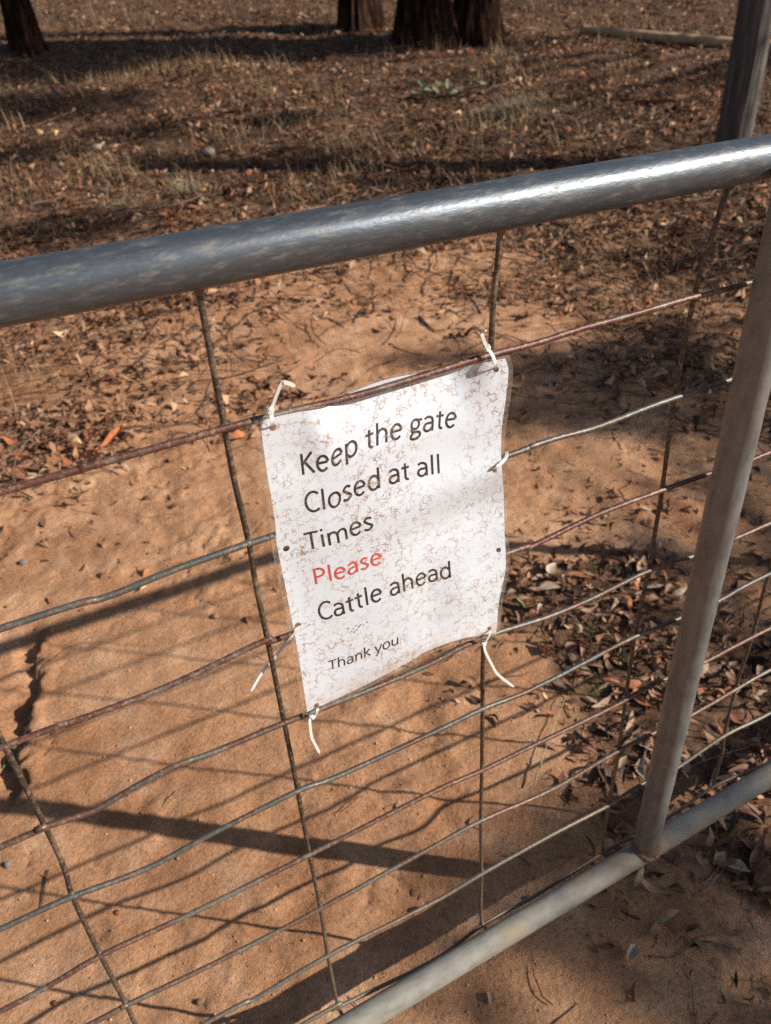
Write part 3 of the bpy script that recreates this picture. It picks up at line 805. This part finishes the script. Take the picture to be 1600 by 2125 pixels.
# ------------------------------------------------------------------ trees
leaf_rng = np.random.default_rng(21)
def foliage_mesh(name, centres, radii, n, L=(.06, .13), mat=None, flat=.75):
    """many single leaf faces spread through clump volumes"""
    c = leaf_rng.integers(0, len(centres), n)
    d = leaf_rng.normal(size=(n, 3)); d /= np.linalg.norm(d, axis=1)[:, None]
    rr = leaf_rng.uniform(0, 1, n) ** .45
    P = np.asarray(centres)[c] + d * (rr * np.asarray(radii)[c])[:, None] * np.array([1, 1, flat])
    ln = leaf_rng.uniform(*L, n); wd = ln * leaf_rng.uniform(.2, .32, n)
    t = leaf_rng.normal(size=(n, 3)); t[:, 2] -= .8; t /= np.linalg.norm(t, axis=1)[:, None]
    s = np.cross(t, leaf_rng.normal(size=(n, 3))); s /= np.linalg.norm(s, axis=1)[:, None]
    V = np.stack([P, P + t * ln[:, None] * .45 + s * wd[:, None] * .5, P + t * ln[:, None], P + t * ln[:, None] * .45 - s * wd[:, None] * .5], 1).reshape(-1, 3)
    F = np.arange(4 * n).reshape(n, 4)
    return mesh_np(name, V, F, mat or MT['foliage'])
def tree(px_l, px_r, py, label, H, seed, flare=.35, crown_n=3500, lean=(0, 0)):
    b = gp((px_l + px_r) / 2, py); dd = (b - CAM_POS) @ _f
    rad = .5 * (px_r - px_l) * dd / FPX
    o = tag(empty('gum_tree', b), label, 'tree', 'gum trees behind the gate')
    flare += .12; n, seg = 130, 90
    zs = np.r_[np.linspace(-.3, 2.2, 90), np.linspace(2.25, H, 40)]; th = np.linspace(0, 2 * np.pi, seg, endpoint=False)
    A, Z = np.meshgrid(th, zs); zc = np.clip(Z, 0, None)
    r = rad * (.86 + flare * np.exp(-zc / .22)) * (1 - .55 * zc / H)
    r = r * (1 + .10 * np.sin(3 * A + seed) * np.exp(-zc / .5) + .07 * noise(np.cos(A) * 1.2 + seed, np.sin(A) * 1.2 + Z * .6, seed))
    fur = np.abs(noise(np.cos(A) * 6.5 + seed, np.sin(A) * 6.5 + Z * .9, seed + 3))
    shag = noise(np.cos(A) * 16, np.sin(A) * 16 + Z * 3.0, seed + 5)
    r = r + rad * (.20 * np.clip(fur, 0, .4) / .4 - .10 + .14 * shag)
    V = np.stack([r * np.cos(A) + lean[0] * zc, r * np.sin(A) + lean[1] * zc, Z], -1).reshape(-1, 3)
    F = [(i * seg + j, i * seg + (j + 1) % seg, (i + 1) * seg + (j + 1) % seg, (i + 1) * seg + j) for i in range(n - 1) for j in range(seg)]
    tr = add('trunk', mesh_np('trunk', V, F, MT['bark'], True), o)
    rs = np.random.default_rng(seed); cs = []
    for k in range(6):
        a = rs.uniform(0, 6.28); z0 = H * rs.uniform(.6, .95); ln = rs.uniform(1.2, 2.2)
        p0 = np.array([lean[0] * z0, lean[1] * z0, z0]); p1 = p0 + np.array([math.cos(a) * ln, math.sin(a) * ln, ln * .8])
        P = smooth_path([p0, (p0 + p1) / 2 + [0, 0, .15], p1], 10)
        V, F = tube(P, np.linspace(rad * .3, rad * .08, len(P)), 8)
        add('limb', mesh_np('limb', V, F, MT['bark'], True), tr); cs += [p1, (p0 + p1) / 2 + [0, 0, .5]]
    add('crown', foliage_mesh('crown', cs, rs.uniform(.6, 1.0, len(cs)), crown_n), o)
    return o
tree(826, 936, 92, 'thick shaggy red-brown gum trunk, foremost of the close cluster behind the gate', 6.0, 2)
tree(940, 1032, 74, 'dark gum trunk standing right against the shaggy red-brown one, near the lying pole', 6.5, 5)
tree(708, 785, 58, 'slimmer dark gum trunk set back, on the cluster side away from the lying pole', 6.0, 9)
tree(28, 90, 108, 'lone dark slender gum trunk standing well apart from the trunk cluster', 5.5, 13, .2)

# unseen tree on the sun's side; leaf clumps added to shade chosen spots
def unseen_shade_tree(root, spots, label, H):
    root = np.array([root[0], root[1], float(gz(root[0], root[1]))])
    o = tag(empty('unseen_shade_tree', root), label, 'tree')
    P = smooth_path([[0, 0, -.2], [.08, .08, H * .33], [0, .2, H * .66], [-.1, .25, H]], 40); V, F = tube(P, np.linspace(.10, .035, len(P)), 14, .1)
    tr = add('trunk', mesh_np('trunk', V, F, MT['bark'], True), o)
    for a, b, t, r, n in spots:
        g = gp(a, b) if n != 171 else pb + np.array([0, 0, .55])  # one clump is aimed to shade the post, the others the ground
        c = g + SUN * t - root
        add('shade_clump', foliage_mesh('shade_clump', [c], [r], n, (.05, .10), None, 1.0), o)['kind'] = 'stuff'
        st = np.array([0.03, .12, min(H * .95, max(1.2, c[2] - .5))])
        Pb = smooth_path([st, st * .45 + c * .55 + [0, 0, .12], c], 14)
        V, F = tube(Pb, np.linspace(.022, .006, len(Pb)), 6); add('limb', mesh_np('limb', V, F, MT['bark'], True), tr)
# picture spot on the ground, distance toward the sun, clump radius, leaves
unseen_shade_tree((5.2, -5.4), [(1500,2040,6.0,.26,170),(1330,2020,6.2,.20,85),(1580,1820,6.0,.25,230),(1400,1860,6.1,.2,110),(1180,1990,6.3,.16,60),(1290,1770,6.0,.13,110),
    (1180,770,6.5,.22,560),(1330,770,6.6,.24,560),(1440,860,6.4,.20,380),(1100,850,6.3,.18,380),(900,740,6.6,.12,110),(1240,840,6.5,.15,240),(1400,700,6.8,.2,260),
    (1540,520,7.0,.30,330),(1350,560,7.2,.28,200),(1420,1150,6.2,.13,90),(1560,1330,6.1,.16,110),(1500,1000,6.3,.14,80),(0,0,6.0,.42,171)],
    'unseen young gum tree outside the frame, leaf clumps added to shade the foreground', 4.6)
unseen_shade_tree((10.5, 1.0), [(30,150,9.0,.55,5200),(150,125,9.2,.55,4600),(60,220,9.0,.5,3000),(280,110,9.2,.4,2400),(20,320,8.5,.3,600),(260,270,8.5,.28,600),(330,330,8.5,.2,320),(420,110,9,.4,1100),(560,255,8.0,.16,300),(600,330,8.0,.2,220),(560,105,9,.4,2200),(680,105,9,.4,2200),(790,108,9,.3,1400),
    (860,382,7.5,.14,160),(960,378,7.5,.12,130),(760,382,7.5,.12,130),(200,470,7.5,.25,420),(60,490,7.6,.25,400),(1250,330,7.5,.2,120),(1450,300,7.0,.25,140),(500,40,9,.4,300)],
    'unseen taller gum tree up the slope, leaf clumps added to dapple the litter under the trunks', 5.6)

# ------------------------------------------------------------------ lying pole
def ground_path(pts, lift, n=40):
    P = np.array([ground_hit(a, b) for a, b in pts]); P = smooth_path(P, n)
    P[:, 2] = gz(P[:, 0], P[:, 1]) + lift; return P
p0, p1 = ground_hit(1205, 76), ground_hit(1600, 104)
d01 = (p1 - p0); P = np.array([p0 + d01 * t for t in np.linspace(0, 1.25, 50)])
zz = gz(P[:, 0], P[:, 1]); P[:, 2] = np.polyval(np.polyfit(np.arange(50), zz, 2), np.arange(50)) + .035
P[:, :2] += .012 * np.stack([noise(np.arange(50) * .12, np.zeros(50), 2), noise(np.arange(50) * .12, np.zeros(50), 7)], -1)
V, F = tube(P, np.linspace(.034, .045, 50), 14, .12, 4)
tag(add('fallen_pole', mesh_np('fallen_pole', V - P[0], F, MT['log'], True), None, P[0]), 'long straight bleached pole lying on the litter behind the post', 'pole')

# ------------------------------------------------------------------ litter (uncountable): leaves, twigs, grass, crumbs
PAL = np.array([1.4, 1.3, 1.15]) * np.array([(.055,.028,.018),(.10,.05,.032),(.16,.08,.048),(.21,.11,.066),(.27,.155,.095),(.34,.21,.135),(.43,.30,.20),(.30,.12,.055),(.22,.085,.045),(.50,.38,.28)])
PW = np.array([.12,.18,.2,.17,.13,.08,.045,.04,.03,.005]); PW /= PW.sum()
PW2 = PW * np.array([1.1, 1.2, 1.1, 1, .95, .8, .8, .9, 1, .6]); PW2 /= PW2.sum()
def sample_ground(n, r0, r1, p, half=.80, seed=0):
    g = np.random.default_rng(seed)
    u = g.uniform(0, 1, n)
    if abs(p - 2) < 1e-6: r = r0 * (r1 / r0) ** u
    else: k = 2 - p; r = (r0 ** k + (r1 ** k - r0 ** k) * u) ** (1 / k)     # area density ~ r^-p
    a = YAW + g.uniform(-half, half, n)
    return FOOT[0] + np.sin(a) * r, FOOT[1] + np.cos(a) * r, r, g
def leaf_batch(name, n, r0, r1, p, Ls, st, seed, thr_gain=1.0, lift=.004):
    x, y, r, g = sample_ground(n, r0, r1, p, seed=seed)
    keep = g.uniform(0, 1, n) < np.clip(litter(x, y) ** 1.35 * thr_gain * (.45 + 1.3 * sstep(-.25, .35, fbm(x, y, 2.6, 2, 31))), 0, 1)
    x, y = x[keep], y[keep]; n = len(x)
    L = g.uniform(*Ls, n) * np.where(g.uniform(size=n) < .25, .55, 1); W = L * g.uniform(.10, .24, n)
    t = np.linspace(0, 1, st); hw = np.sin(np.pi * np.clip(t, .03, .97)) ** .8
    S = np.array([-1., 1.]) if st < 5 else np.array([-1., 0, 1.])
    k = len(S)
    X = (t[None, :, None] - .5) * L[:, None, None] + 0 * S
    Y = S[None, None] * hw[None, :, None] * W[:, None, None]
    curl = g.normal(0, .28, n); fold = g.uniform(-.2, .8, n); tw = g.normal(0, .9, n); bend = g.normal(0, .25, n)
    Z = curl[:, None, None] * L[:, None, None] * ((t[None, :, None] - .5) ** 2 * 4 - .33) + fold[:, None, None] * np.abs(Y)
    Y = Y + bend[:, None, None] * L[:, None, None] * (t[None, :, None] - .5) ** 2 * 2
    ta = tw[:, None, None] * (t[None, :, None] - .5); Yc = Y * np.cos(ta) - Z * np.sin(ta) * .3; Z = Z + Y * np.sin(ta)
    V = np.stack([X, Yc, Z], -1).reshape(n, -1, 3)
    ya = g.uniform(0, 6.283, n); ti = g.normal(0, .32, n); ro = g.normal(0, .45, n)
    c, s = np.cos(ti), np.sin(ti); V = np.stack([V[..., 0] * c[:, None] - V[..., 2] * s[:, None], V[..., 1], V[..., 0] * s[:, None] + V[..., 2] * c[:, None]], -1)
    c, s = np.cos(ro), np.sin(ro); V = np.stack([V[..., 0], V[..., 1] * c[:, None] - V[..., 2] * s[:, None], V[..., 1] * s[:, None] + V[..., 2] * c[:, None]], -1)
    c, s = np.cos(ya), np.sin(ya); V = np.stack([V[..., 0] * c[:, None] - V[..., 1] * s[:, None], V[..., 0] * s[:, None] + V[..., 1] * c[:, None], V[..., 2]], -1)
    V[..., 0] += x[:, None]; V[..., 1] += y[:, None]
    base = gz(x, y); mz = V[..., 2].min(1)
    V[..., 2] += (base - np.minimum(mz, 0) * .75 + g.uniform(0, lift, n))[:, None] - .002
    m = st * k
    q = []
    for i in range(st - 1):
        for j in range(k - 1): q.append((i * k + j, (i + 1) * k + j, (i + 1) * k + j + 1, i * k + j + 1))
    F = (np.arange(n)[:, None, None] * m + np.array(q)[None]).reshape(-1, 4)
    ci = g.choice(len(PAL), n, p=PW if st > 3 else PW2); col = PAL[ci] * g.uniform(.75, 1.3, (n, 1))
    tint = np.ones((n, m, 4)); tint[..., :3] = col[:, None]
    return mesh_np(name, V.reshape(-1, 3), F, MT['tint'], True, tint.reshape(-1, 4))
def stuff(name, me, label, cat):
    o = add(name, me); o['kind'] = 'stuff'; tag(o, label, cat); return o
stuff('near_leaf_litter', leaf_batch('near_leaf_litter', 24000, .45, 2.6, .8, (.010, .036), 5, 41, 1.0), 'small dry brown leaves and bark flakes littering the dirt near the gate', 'leaf litter')
stuff('far_leaf_litter', leaf_batch('far_leaf_litter', 170000, 2.2, 17, 1.55, (.018, .064), 3, 42, 1.0, .014), 'dense brown leaf litter covering the slope under the trees', 'leaf litter')
def twig_batch(name, n, r0, r1, p, Ls, rad, seed, gain, lift):
    x, y, r, g = sample_ground(n, r0, r1, p, seed=seed)
    keep = g.uniform(0, 1, n) < np.clip(litter(x, y) * gain + .004, 0, 1); x, y, r = x[keep], y[keep], r[keep]; n = len(x)
    st = 5; t = np.linspace(-.5, .5, st)
    L = g.uniform(*Ls, n) * g.uniform(.4, 1, n); ya = g.uniform(0, 6.283, n); b = g.normal(0, .09, n)
    X = t[None] * L[:, None]; Y = b[:, None] * L[:, None] * (t[None] ** 2 * 4) + g.normal(0, .02, (n, st)) * L[:, None]
    cx = X * np.cos(ya)[:, None] - Y * np.sin(ya)[:, None] + x[:, None]; cy = X * np.sin(ya)[:, None] + Y * np.cos(ya)[:, None] + y[:, None]
    rr = g.uniform(*rad, n)[:, None] * np.linspace(1.1, .6, st)[None] * np.clip(r / 2.0, 1, 2.2)[:, None]
    cz = gz(cx, cy) + rr * .7 + (g.uniform(0, lift, n) * g.uniform(0, 1, n))[:, None] * (1 + 2 * np.abs(t)[None] * g.normal(0, .6, n)[:, None])
    C = np.stack([cx, cy, cz], -1)
    th = np.array([0, 2.094, 4.189]); sx, syv = -np.sin(ya), np.cos(ya)
    off = np.cos(th)[None, :, None] * np.stack([sx, syv, 0 * sx], -1)[:, None] + np.sin(th)[None, :, None] * np.array([0, 0, 1.])
    V = C[:, :, None] + rr[:, :, None, None] * off[:, None]
    q = [(i * 3 + j, i * 3 + (j + 1) % 3, (i + 1) * 3 + (j + 1) % 3, (i + 1) * 3 + j) for i in range(st - 1) for j in range(3)]
    F = (np.arange(n)[:, None, None] * (st * 3) + np.array(q)[None]).reshape(-1, 4)
    pal = np.array([(.05, .032, .025), (.12, .075, .052), (.2, .13, .09), (.24, .16, .11), (.18, .08, .045)])
    tint = np.ones((n, st * 3, 4)); tint[..., :3] = (pal[g.integers(0, 5, n)] * g.uniform(.7, 1.3, (n, 1)))[:, None]
    return mesh_np(name, V.reshape(-1, 3), F, MT['tint'], True, tint.reshape(-1, 4))
stuff('near_twig_litter', twig_batch('near_twig_litter', 5200, .45, 2.8, .9, (.02, .13), (.0005, .0014), 51, .65, .012), 'thin broken twigs strewn among the dry leaves near the gate', 'twigs')
stuff('far_twig_litter', twig_batch('far_twig_litter', 14000, 2.2, 16, 1.5, (.08, .5), (.0006, .0024), 52, .9, .05), 'broken sticks and bark strips strewn over the slope under the trees', 'twigs')
def grass_batch(name, n_tuft, r0, r1, p, seed, hgt, per, label):
    x, y, r, g = sample_ground(n_tuft, r0, r1, p, seed=seed)
    pm = litter(x, y) * sstep(-.1, .3, fbm(x, y, 1.2, 2, 61)); keep = g.uniform(0, 1, n_tuft) < pm
    x, y = np.repeat(x[keep], per), np.repeat(y[keep], per); n = len(x)
    hh = np.repeat(g.uniform(*hgt, keep.sum()), per) * g.uniform(.45, 1.1, n)
    x = x + g.normal(0, .06, n); y = y + g.normal(0, .06, n)
    a = g.uniform(0, 6.283, n); le = np.abs(g.normal(.3, .9, n)); w = g.uniform(.0005, .0012, n) * np.clip(np.hypot(x - FOOT[0], y - FOOT[1]) / 2.5, 1, 2.6)
    z = gz(x, y) - .004; t = np.array([0, .4, .75, 1.])
    dx, dy = np.cos(a), np.sin(a)
    C = np.stack([x[:, None] + dx[:, None] * le[:, None] * hh[:, None] * t ** 2, y[:, None] + dy[:, None] * le[:, None] * hh[:, None] * t ** 2, z[:, None] + hh[:, None] * t * np.cos(le * .5)[:, None]], -1)
    sd = np.stack([-dy, dx, 0 * dx], -1); ww = w[:, None] * np.array([1, .9, .6, .12])
    V = np.stack([C + sd[:, None] * ww[..., None], C - sd[:, None] * ww[..., None]], 2).reshape(-1, 3)
    q = [(2 * i, 2 * i + 1, 2 * i + 3, 2 * i + 2) for i in range(3)]
    F = (np.arange(n)[:, None, None] * 8 + np.array(q)[None]).reshape(-1, 4)
    pal = np.array([(.36, .23, .12), (.28, .185, .095), (.47, .34, .20), (.20, .155, .07), (.33, .20, .11)])
    tint = np.ones((n, 8, 4)); tint[..., :3] = (pal[g.integers(0, 5, n)] * g.uniform(.6, 1.2, (n, 1)))[:, None]
    stuff(name, mesh_np(name, V, F, MT['tint'], False, tint.reshape(-1, 4)), label, 'grass')
grass_batch('dry_grass', 9000, 2.2, 16, 1.35, 71, (.03, .18), 8, 'sparse straw-coloured dry grass standing in the litter under the trees')
grass_batch('near_dry_grass', 90, .7, 2.4, 1.0, 72, (.03, .09), 12, 'short dry grass wisps growing through the leaf bed by the gate')
def crumbs():
    x, y, r, g = sample_ground(42000, .35, 3.0, 1.0, seed=81)
    pm = .25 + .75 * sstep(-.05, .4, fbm(x, y, 2.3, 2, 9)); keep = g.uniform(0, 1, len(x)) < pm; x, y = x[keep], y[keep]; n = len(x)
    o = np.array([(1, 0, 0), (-1, 0, 0), (0, 1, 0), (0, -1, 0), (0, 0, 1), (0, 0, -1)], float)
    s = .0004 + .0011 * g.uniform(0, 1, n) ** 2 + .0022 * g.uniform(0, 1, n) ** 14
    V = o[None] * s[:, None, None] * g.uniform(.6, 1.3, (n, 6, 1)) + g.normal(0, .12, (n, 6, 3)) * s[:, None, None]
    V[..., 0] += x[:, None]; V[..., 1] += y[:, None]; V[..., 2] = V[..., 2] * .8 + (gz(x, y) + s * .25)[:, None]
    q = np.array([(0, 2, 4), (2, 1, 4), (1, 3, 4), (3, 0, 4), (2, 0, 5), (1, 2, 5), (3, 1, 5), (0, 3, 5)])
    F = (np.arange(n)[:, None, None] * 6 + q[None]).reshape(-1, 3)
    tint = np.ones((n, 6, 4)); tint[..., :3] = (np.array([.56, .295, .16]) * g.uniform(.5, 1.2, (n, 1)))[:, None]
    stuff('soil_crumbs', mesh_np('soil_crumbs', V.reshape(-1, 3), F, MT['tint'], True, tint.reshape(-1, 4)), 'small crumbs of orange clay scattered over the dirt track', 'soil crumbs')
crumbs()

# ------------------------------------------------------------------ single leaves, nuts, stones and twigs
def leaf_mesh(name, L, W, curl, fold, bend, mat, st=9, seed=0):
    t = np.linspace(0, 1, st); hw = np.sin(np.pi * np.clip(t, .02, .98)) ** .75 * (1 + .15 * np.sin(t * 9 + seed)); S = np.array([-1, -.5, 0, .5, 1])
    T, SS = np.meshgrid(t, S, indexing='ij')
    X = (T - .5) * L; Y = SS * hw[:, None] * W; Z = curl * L * ((T - .5) ** 2 * 4) + fold * np.abs(Y) ** 1.3 * (1 / max(W, 1e-4)) ** .3
    Z = Z + .06 * W * np.sin(T * 14 + SS * 3 + seed); Y = Y + bend * L * (T - .5) ** 2 * 2
    Z -= Z.min()
    V = np.stack([X, Y, Z], -1).reshape(-1, 3)
    F = [(i * 5 + j, (i + 1) * 5 + j, (i + 1) * 5 + j + 1, i * 5 + j + 1) for i in range(st - 1) for j in range(4)]
    return mesh_np(name, V, F, mat, True)
rl = np.random.default_rng(91)
def put(o, p, yaw, tilt=0.0, roll=0.0, lift=.0):
    o.location = (p[0], p[1], p[2] + lift); o.rotation_euler = (roll, tilt, yaw); return o
LEAF_COL = [('dark umber', (.085, .045, .03)), ('chestnut brown', (.22, .11, .065)), ('light tan', (.37, .235, .15)), ('pale buff', (.46, .34, .24)), ('rust red', (.34, .13, .06))]
LEAF_M = [mat_plain('dry_leaf_' + n.replace(' ', '_'), c, .6, .3, 120, .35) for n, c in LEAF_COL]
SHAPES = [('narrow', .11, 'curled', .24), ('narrow', .11, 'flat', .04), ('broad', .19, 'curled', .2), ('broad', .19, 'flat', .04)]
protos = {}
for ci in range(5):
    for si, (wn_, wr, cn_, cu_) in enumerate(SHAPES):
        for q in range(2):
            L = rl.uniform(.03, .055); protos[ci, si, q] = leaf_mesh('dry_leaf', L, L * wr, cu_ * rl.choice([-1, 1]), rl.uniform(-.3, .9), rl.normal(0, .2), LEAF_M[ci], 7, ci + q)
count = 0; tries = 0
while count < 280 and tries < 9000:
    tries += 1
    px, py = rl.uniform(1050, 1610), rl.uniform(1130, 2000)
    if count % 6 == 5: px, py = rl.uniform(0, 520), rl.uniform(640, 1000)
    p = ground_hit(px, py)
    if rl.uniform() > float(litter(np.array([p[0]]), np.array([p[1]]))[0]) ** 2: continue
    p = np.array([p[0], p[1], float(gz(p[0], p[1]))])
    ci = rl.choice(5, p=[.2, .35, .27, .07, .11]); si = rl.integers(0, 4)
    o = add('dry_leaf', protos[ci, si, rl.integers(0, 2)])
    put(o, p, rl.uniform(0, 6.28), rl.normal(0, .22), rl.normal(0, .4), rl.uniform(.001, .010))
    word = f'{LEAF_COL[ci][0]} {SHAPES[si][0]} {SHAPES[si][2]} dry leaf '
    if p[0] < .25: tag(o, word + 'in the sparse litter across the track', 'leaf', 'fallen leaves across the track')
    elif p[1] < -.02: tag(o, word + 'on the dirt below the bottom rail', 'leaf', 'fallen leaves below the bottom rail')
    else: tag(o, word + 'in the thick leaf bed behind the upright bar', 'leaf', 'fallen leaves in the bed by the upright bar')
    count += 1
def one_leaf(px, py, L, W, curl, fold, mat, yaw, label, tilt=0, roll=0, lift=.003, name='fallen_leaf', bend=.1):
    o = add(name, leaf_mesh(name, L, W, curl, fold, bend, mat, 11, px)); put(o, gp(px, py), yaw, tilt, roll, lift); return tag(o, label, 'leaf')
one_leaf(1455, 1790, .030, .0085, .05, .5, MT['tan'], 1.2, 'broad tan dead leaf lying alone below the foot of the upright bar', .2, .3)
one_leaf(1492, 1786, .032, .008, .1, .4, MT['tan'], .2, 'pale brown dead leaf with a torn end, next to the broad tan one', 0, .2)
one_leaf(1308, 1985, .030, .0075, .25, 1.6, MT['pale'], .4, 'pale crumpled papery leaf on the bare dirt below the bottom rail', .1, .2, .004)
one_leaf(1018, 2072, .017, .006, -.05, .7, MT['tan'], 1.1, 'small orange-brown leaf curled like a cup on the bare dirt below the bottom rail', .1, .3, .003)
one_leaf(12, 1565, .06, .008, .1, .5, MT['green'], 1.0, 'fresh green leaf at the lower end of the crack in the dirt', -.2, .5, .004)
one_leaf(1078, 1258, .05, .008, .15, .8, MT['green'], 1.9, 'curled green leaf standing up at the edge of the leaf bed beside the sign', -.6, .7, .008)
one_leaf(1330, 1185, .07, .010, .1, .5, MT['tan'], .6, 'large tan leaf lying on top of the leaf bed behind the wires', .1, .2, .012)
o = add('bark_strip', leaf_mesh('bark_strip', .16, .012, .10, 1.2, .15, MT['bark_strip'], 13, 3)); put(o, gp(238, 922), .75, -.15, .2, .01); tag(o, 'split orange bark strip lying in the litter beyond the rusty wire', 'bark')
o = add('bark_strip', leaf_mesh('bark_strip', .5, .022, .05, 1.0, .05, MT['bark_strip'], 13, 6)); put(o, gp(1345, 218), 2.1, 0, .2, .015); tag(o, 'long reddish bark strip lying on the slope between the grass clump and the post', 'bark')
def lump(name, px, py, s, mat, label, cat, sq=.75, seed=0):
    bm = bmesh.new(); bmesh.ops.create_icosphere(bm, subdivisions=2, radius=1)
    for v in bm.verts:
        k = 1 + .28 * float(noise(v.co.x * 1.4 + seed, v.co.y * 1.4 + v.co.z)) + .12 * float(noise(v.co.x * 4 + seed, v.co.z * 4))
        v.co = Vector((v.co.x * s * k, v.co.y * s * k * .85, v.co.z * s * k * sq))
    me = bpy.data.meshes.new(name); bm.to_mesh(me); bm.free(); me.materials.append(mat)
    me.polygons.foreach_set('use_smooth', np.ones(len(me.polygons), bool))
    p = gp(px, py); o = add(name, me); put(o, p, seed, 0, 0, s * .35); return tag(o, label, cat)
lump('stone', 47, 1167, .011, MT['stone'], 'small blue-grey stone on bare dirt beyond the grey wire', 'stone', .7, 1)
lump('stone', 447, 1277, .009, MT['tan'], 'tan clod of clay on the track near the sheet edge', 'clod', .6, 2)
lump('stone', 1097, 1862, .006, MT['stone'], 'dark pebble in the shade just behind the bottom rail', 'stone', .8, 3)
lump('gumnut', 243, 1895, .0048, MT['nut'], 'red-brown gumnut on bare dirt under the crossing wire shadows', 'gumnut', .9, 4)
lump('gumnut', 112, 2080, .0046, MT['nut'], 'red-brown flattened gumnut on bare dirt, lowest on the track', 'gumnut', .6, 5)
lump('gumnut', 413, 2080, .0050, MT['twig'], 'dark gumnut husk on bare dirt beside the lowest wires', 'gumnut', .8, 6)
lump('gumnut', 17, 1797, .0058, MT['stone'], 'grey gumnut with a thin stalk on the bare dirt', 'gumnut', .9, 7)
lump('stone', 434, 318, .045, MT['pale'], 'pale stone half buried in the litter on the slope', 'stone', .6, 8)
lump('stone', 200, 306, .035, MT['pale'], 'small pale stone in the litter near the lone trunk', 'stone', .7, 9)
def twig(pts, r0, label, mat='twig', lift=.003, side=None, name='twig'):
    P = ground_path(pts, lift, 26); V, F = tube(P, np.linspace(r0, r0 * .45, len(P)), 7, .15, len(label)); base = P[0].copy()
    if side:
        e = empty(name, base); add('stem', mesh_np('stem', V - base, F, MT[mat], True), e)
        for sd in side:
            Q = ground_path(sd, lift, 14); V, F = tube(Q, np.linspace(r0 * .7, r0 * .3, len(Q)), 6, .1, 3); add('side_branch', mesh_np('side_branch', V - base, F, MT[mat], True), e)
        return tag(e, label, 'twig')
    return tag(add(name, mesh_np(name, V - base, F, MT[mat], True), None, base), label, 'twig')
twig([(1345,1985),(1395,1986),(1412,1975),(1445,1948),(1488,1938)], .0012, 'thin forked twig on the bare dirt below the bottom rail', 'twig', .003, [[(1412,1975),(1430,1990),(1447,2000)]])
twig([(92,1400),(130,1355),(175,1338),(240,1340),(330,1345)], .0010, 'thin arched rootlet on the track beside the crack', 'twig', .006)
twig([(0,1418),(40,1395),(75,1375)], .003, 'dark stick lying across the crack in the dirt', 'twig', .010)
twig([(290,900),(360,885),(450,866)], .0038, 'straight grey stick on the dirt behind the crossing of wires', 'twig', .004)
twig([(370,770),(450,750),(560,740)], .0025, 'grey branching stick lying at the edge of the sparse litter', 'twig', .006, [[(440,752),(470,735),(500,700)], [(480,748),(510,762),(540,765)]])
twig([(932,1434),(1010,1418),(1090,1400)], .0022, 'reddish dark twig leading from bare dirt into the leaf bed', 'twig', .004)
twig([(1108,1640),(1140,1540),(1175,1450)], .0012, 'pale straw stem slanting over the leaf bed', 'straw', .012)
twig([(0,910),(90,860),(190,790),(260,750)], .0028, 'thin grey stick slanting through the sparse litter', 'twig', .010)
twig([(870,660),(890,680),(905,690)], .006, 'charred black stick on the bare track behind the top rail', 'twig', .006)
twig([(190,585),(330,550),(380,535)], .007, 'pinkish stick lying in the litter close behind the top rail', 'log', .012)

# fallen green gum branchlet and the soft grass clump on the slope
def leafy():
    c = gp(925, 196); s = (gp(1000, 196) - gp(860, 205)); s /= np.linalg.norm(s)
    o = tag(empty('leafy_branchlet', c), 'fallen branchlet with pale grey-green leaves on the slope', 'branch')
    P = smooth_path([c - s * .25, c + [0, 0, .03], c + s * .42], 16); P[:, 2] = gz(P[:, 0], P[:, 1]) + .03
    V, F = tube(P - c, np.linspace(.006, .003, len(P)), 6); add('stem', mesh_np('stem', V, F, MT['twig'], True), o)
    ms = [leaf_mesh('leaf', rl.uniform(.05, .08), rl.uniform(.011, .018), rl.normal(0, .1), .3, .1, MT['grey_green'], 7, k) for k in range(5)]
    for k in range(34):
        l = add('leaf', ms[k % 5], o); q = P[rl.integers(0, len(P) - 3)] - c
        l.location = tuple(q + rl.normal(0, .05, 3) * [1, 1, .3] + [0, 0, .04]); l.rotation_euler = (rl.normal(0, .6), rl.normal(0, .5), rl.uniform(0, 6.28))
leafy()
def tuft(px, py, n, h, spread, label, mat, lay=.7):
    c = gp(px, py); V = []; F = []
    for k in range(n):
        a = rl.uniform(0, 6.28); le = abs(rl.normal(lay, .4)); hh = h * rl.uniform(.4, 1); b = np.array([rl.normal(0, spread), rl.normal(0, spread) * .6, 0])
        b[2] = float(gz(c[0] + b[0], c[1] + b[1])) - c[2] - .01; d = np.array([math.cos(a), math.sin(a), 0]); sd = np.array([-d[1], d[0], 0]) * .009 * h
        m0 = len(V)
        for t, w in ((0, 1), (.4, .9), (.75, .6), (1, .1)):
            p = b + d * le * hh * t * t + np.array([0, 0, hh * t * max(.15, math.cos(le))]); V += [p + sd * w, p - sd * w]
        for i in range(3): F.append((m0 + 2 * i, m0 + 2 * i + 1, m0 + 2 * i + 3, m0 + 2 * i + 2))
    o = add('grass_tuft', mesh_np('grass_tuft', np.array(V), np.array(F), MT[mat]), None, c); return tag(o, label, 'grass tuft')
tuft(1065, 238, 900, .17, .13, 'soft pale green grass clump on the slope below the branchlet', 'straw', 1.25)
tuft(1220, 1330, 90, .06, .025, 'small olive grass tuft in the leaf bed behind the wires', 'green')
tuft(1235, 1430, 60, .05, .02, 'tiny green grass sprig low in the leaf bed', 'green')
tuft(385, 395, 160, .14, .05, 'olive grass tussock in the litter above the top rail', 'straw')
tuft(250, 430, 140, .12, .06, 'flattened olive grass patch in the litter above the top rail', 'straw')
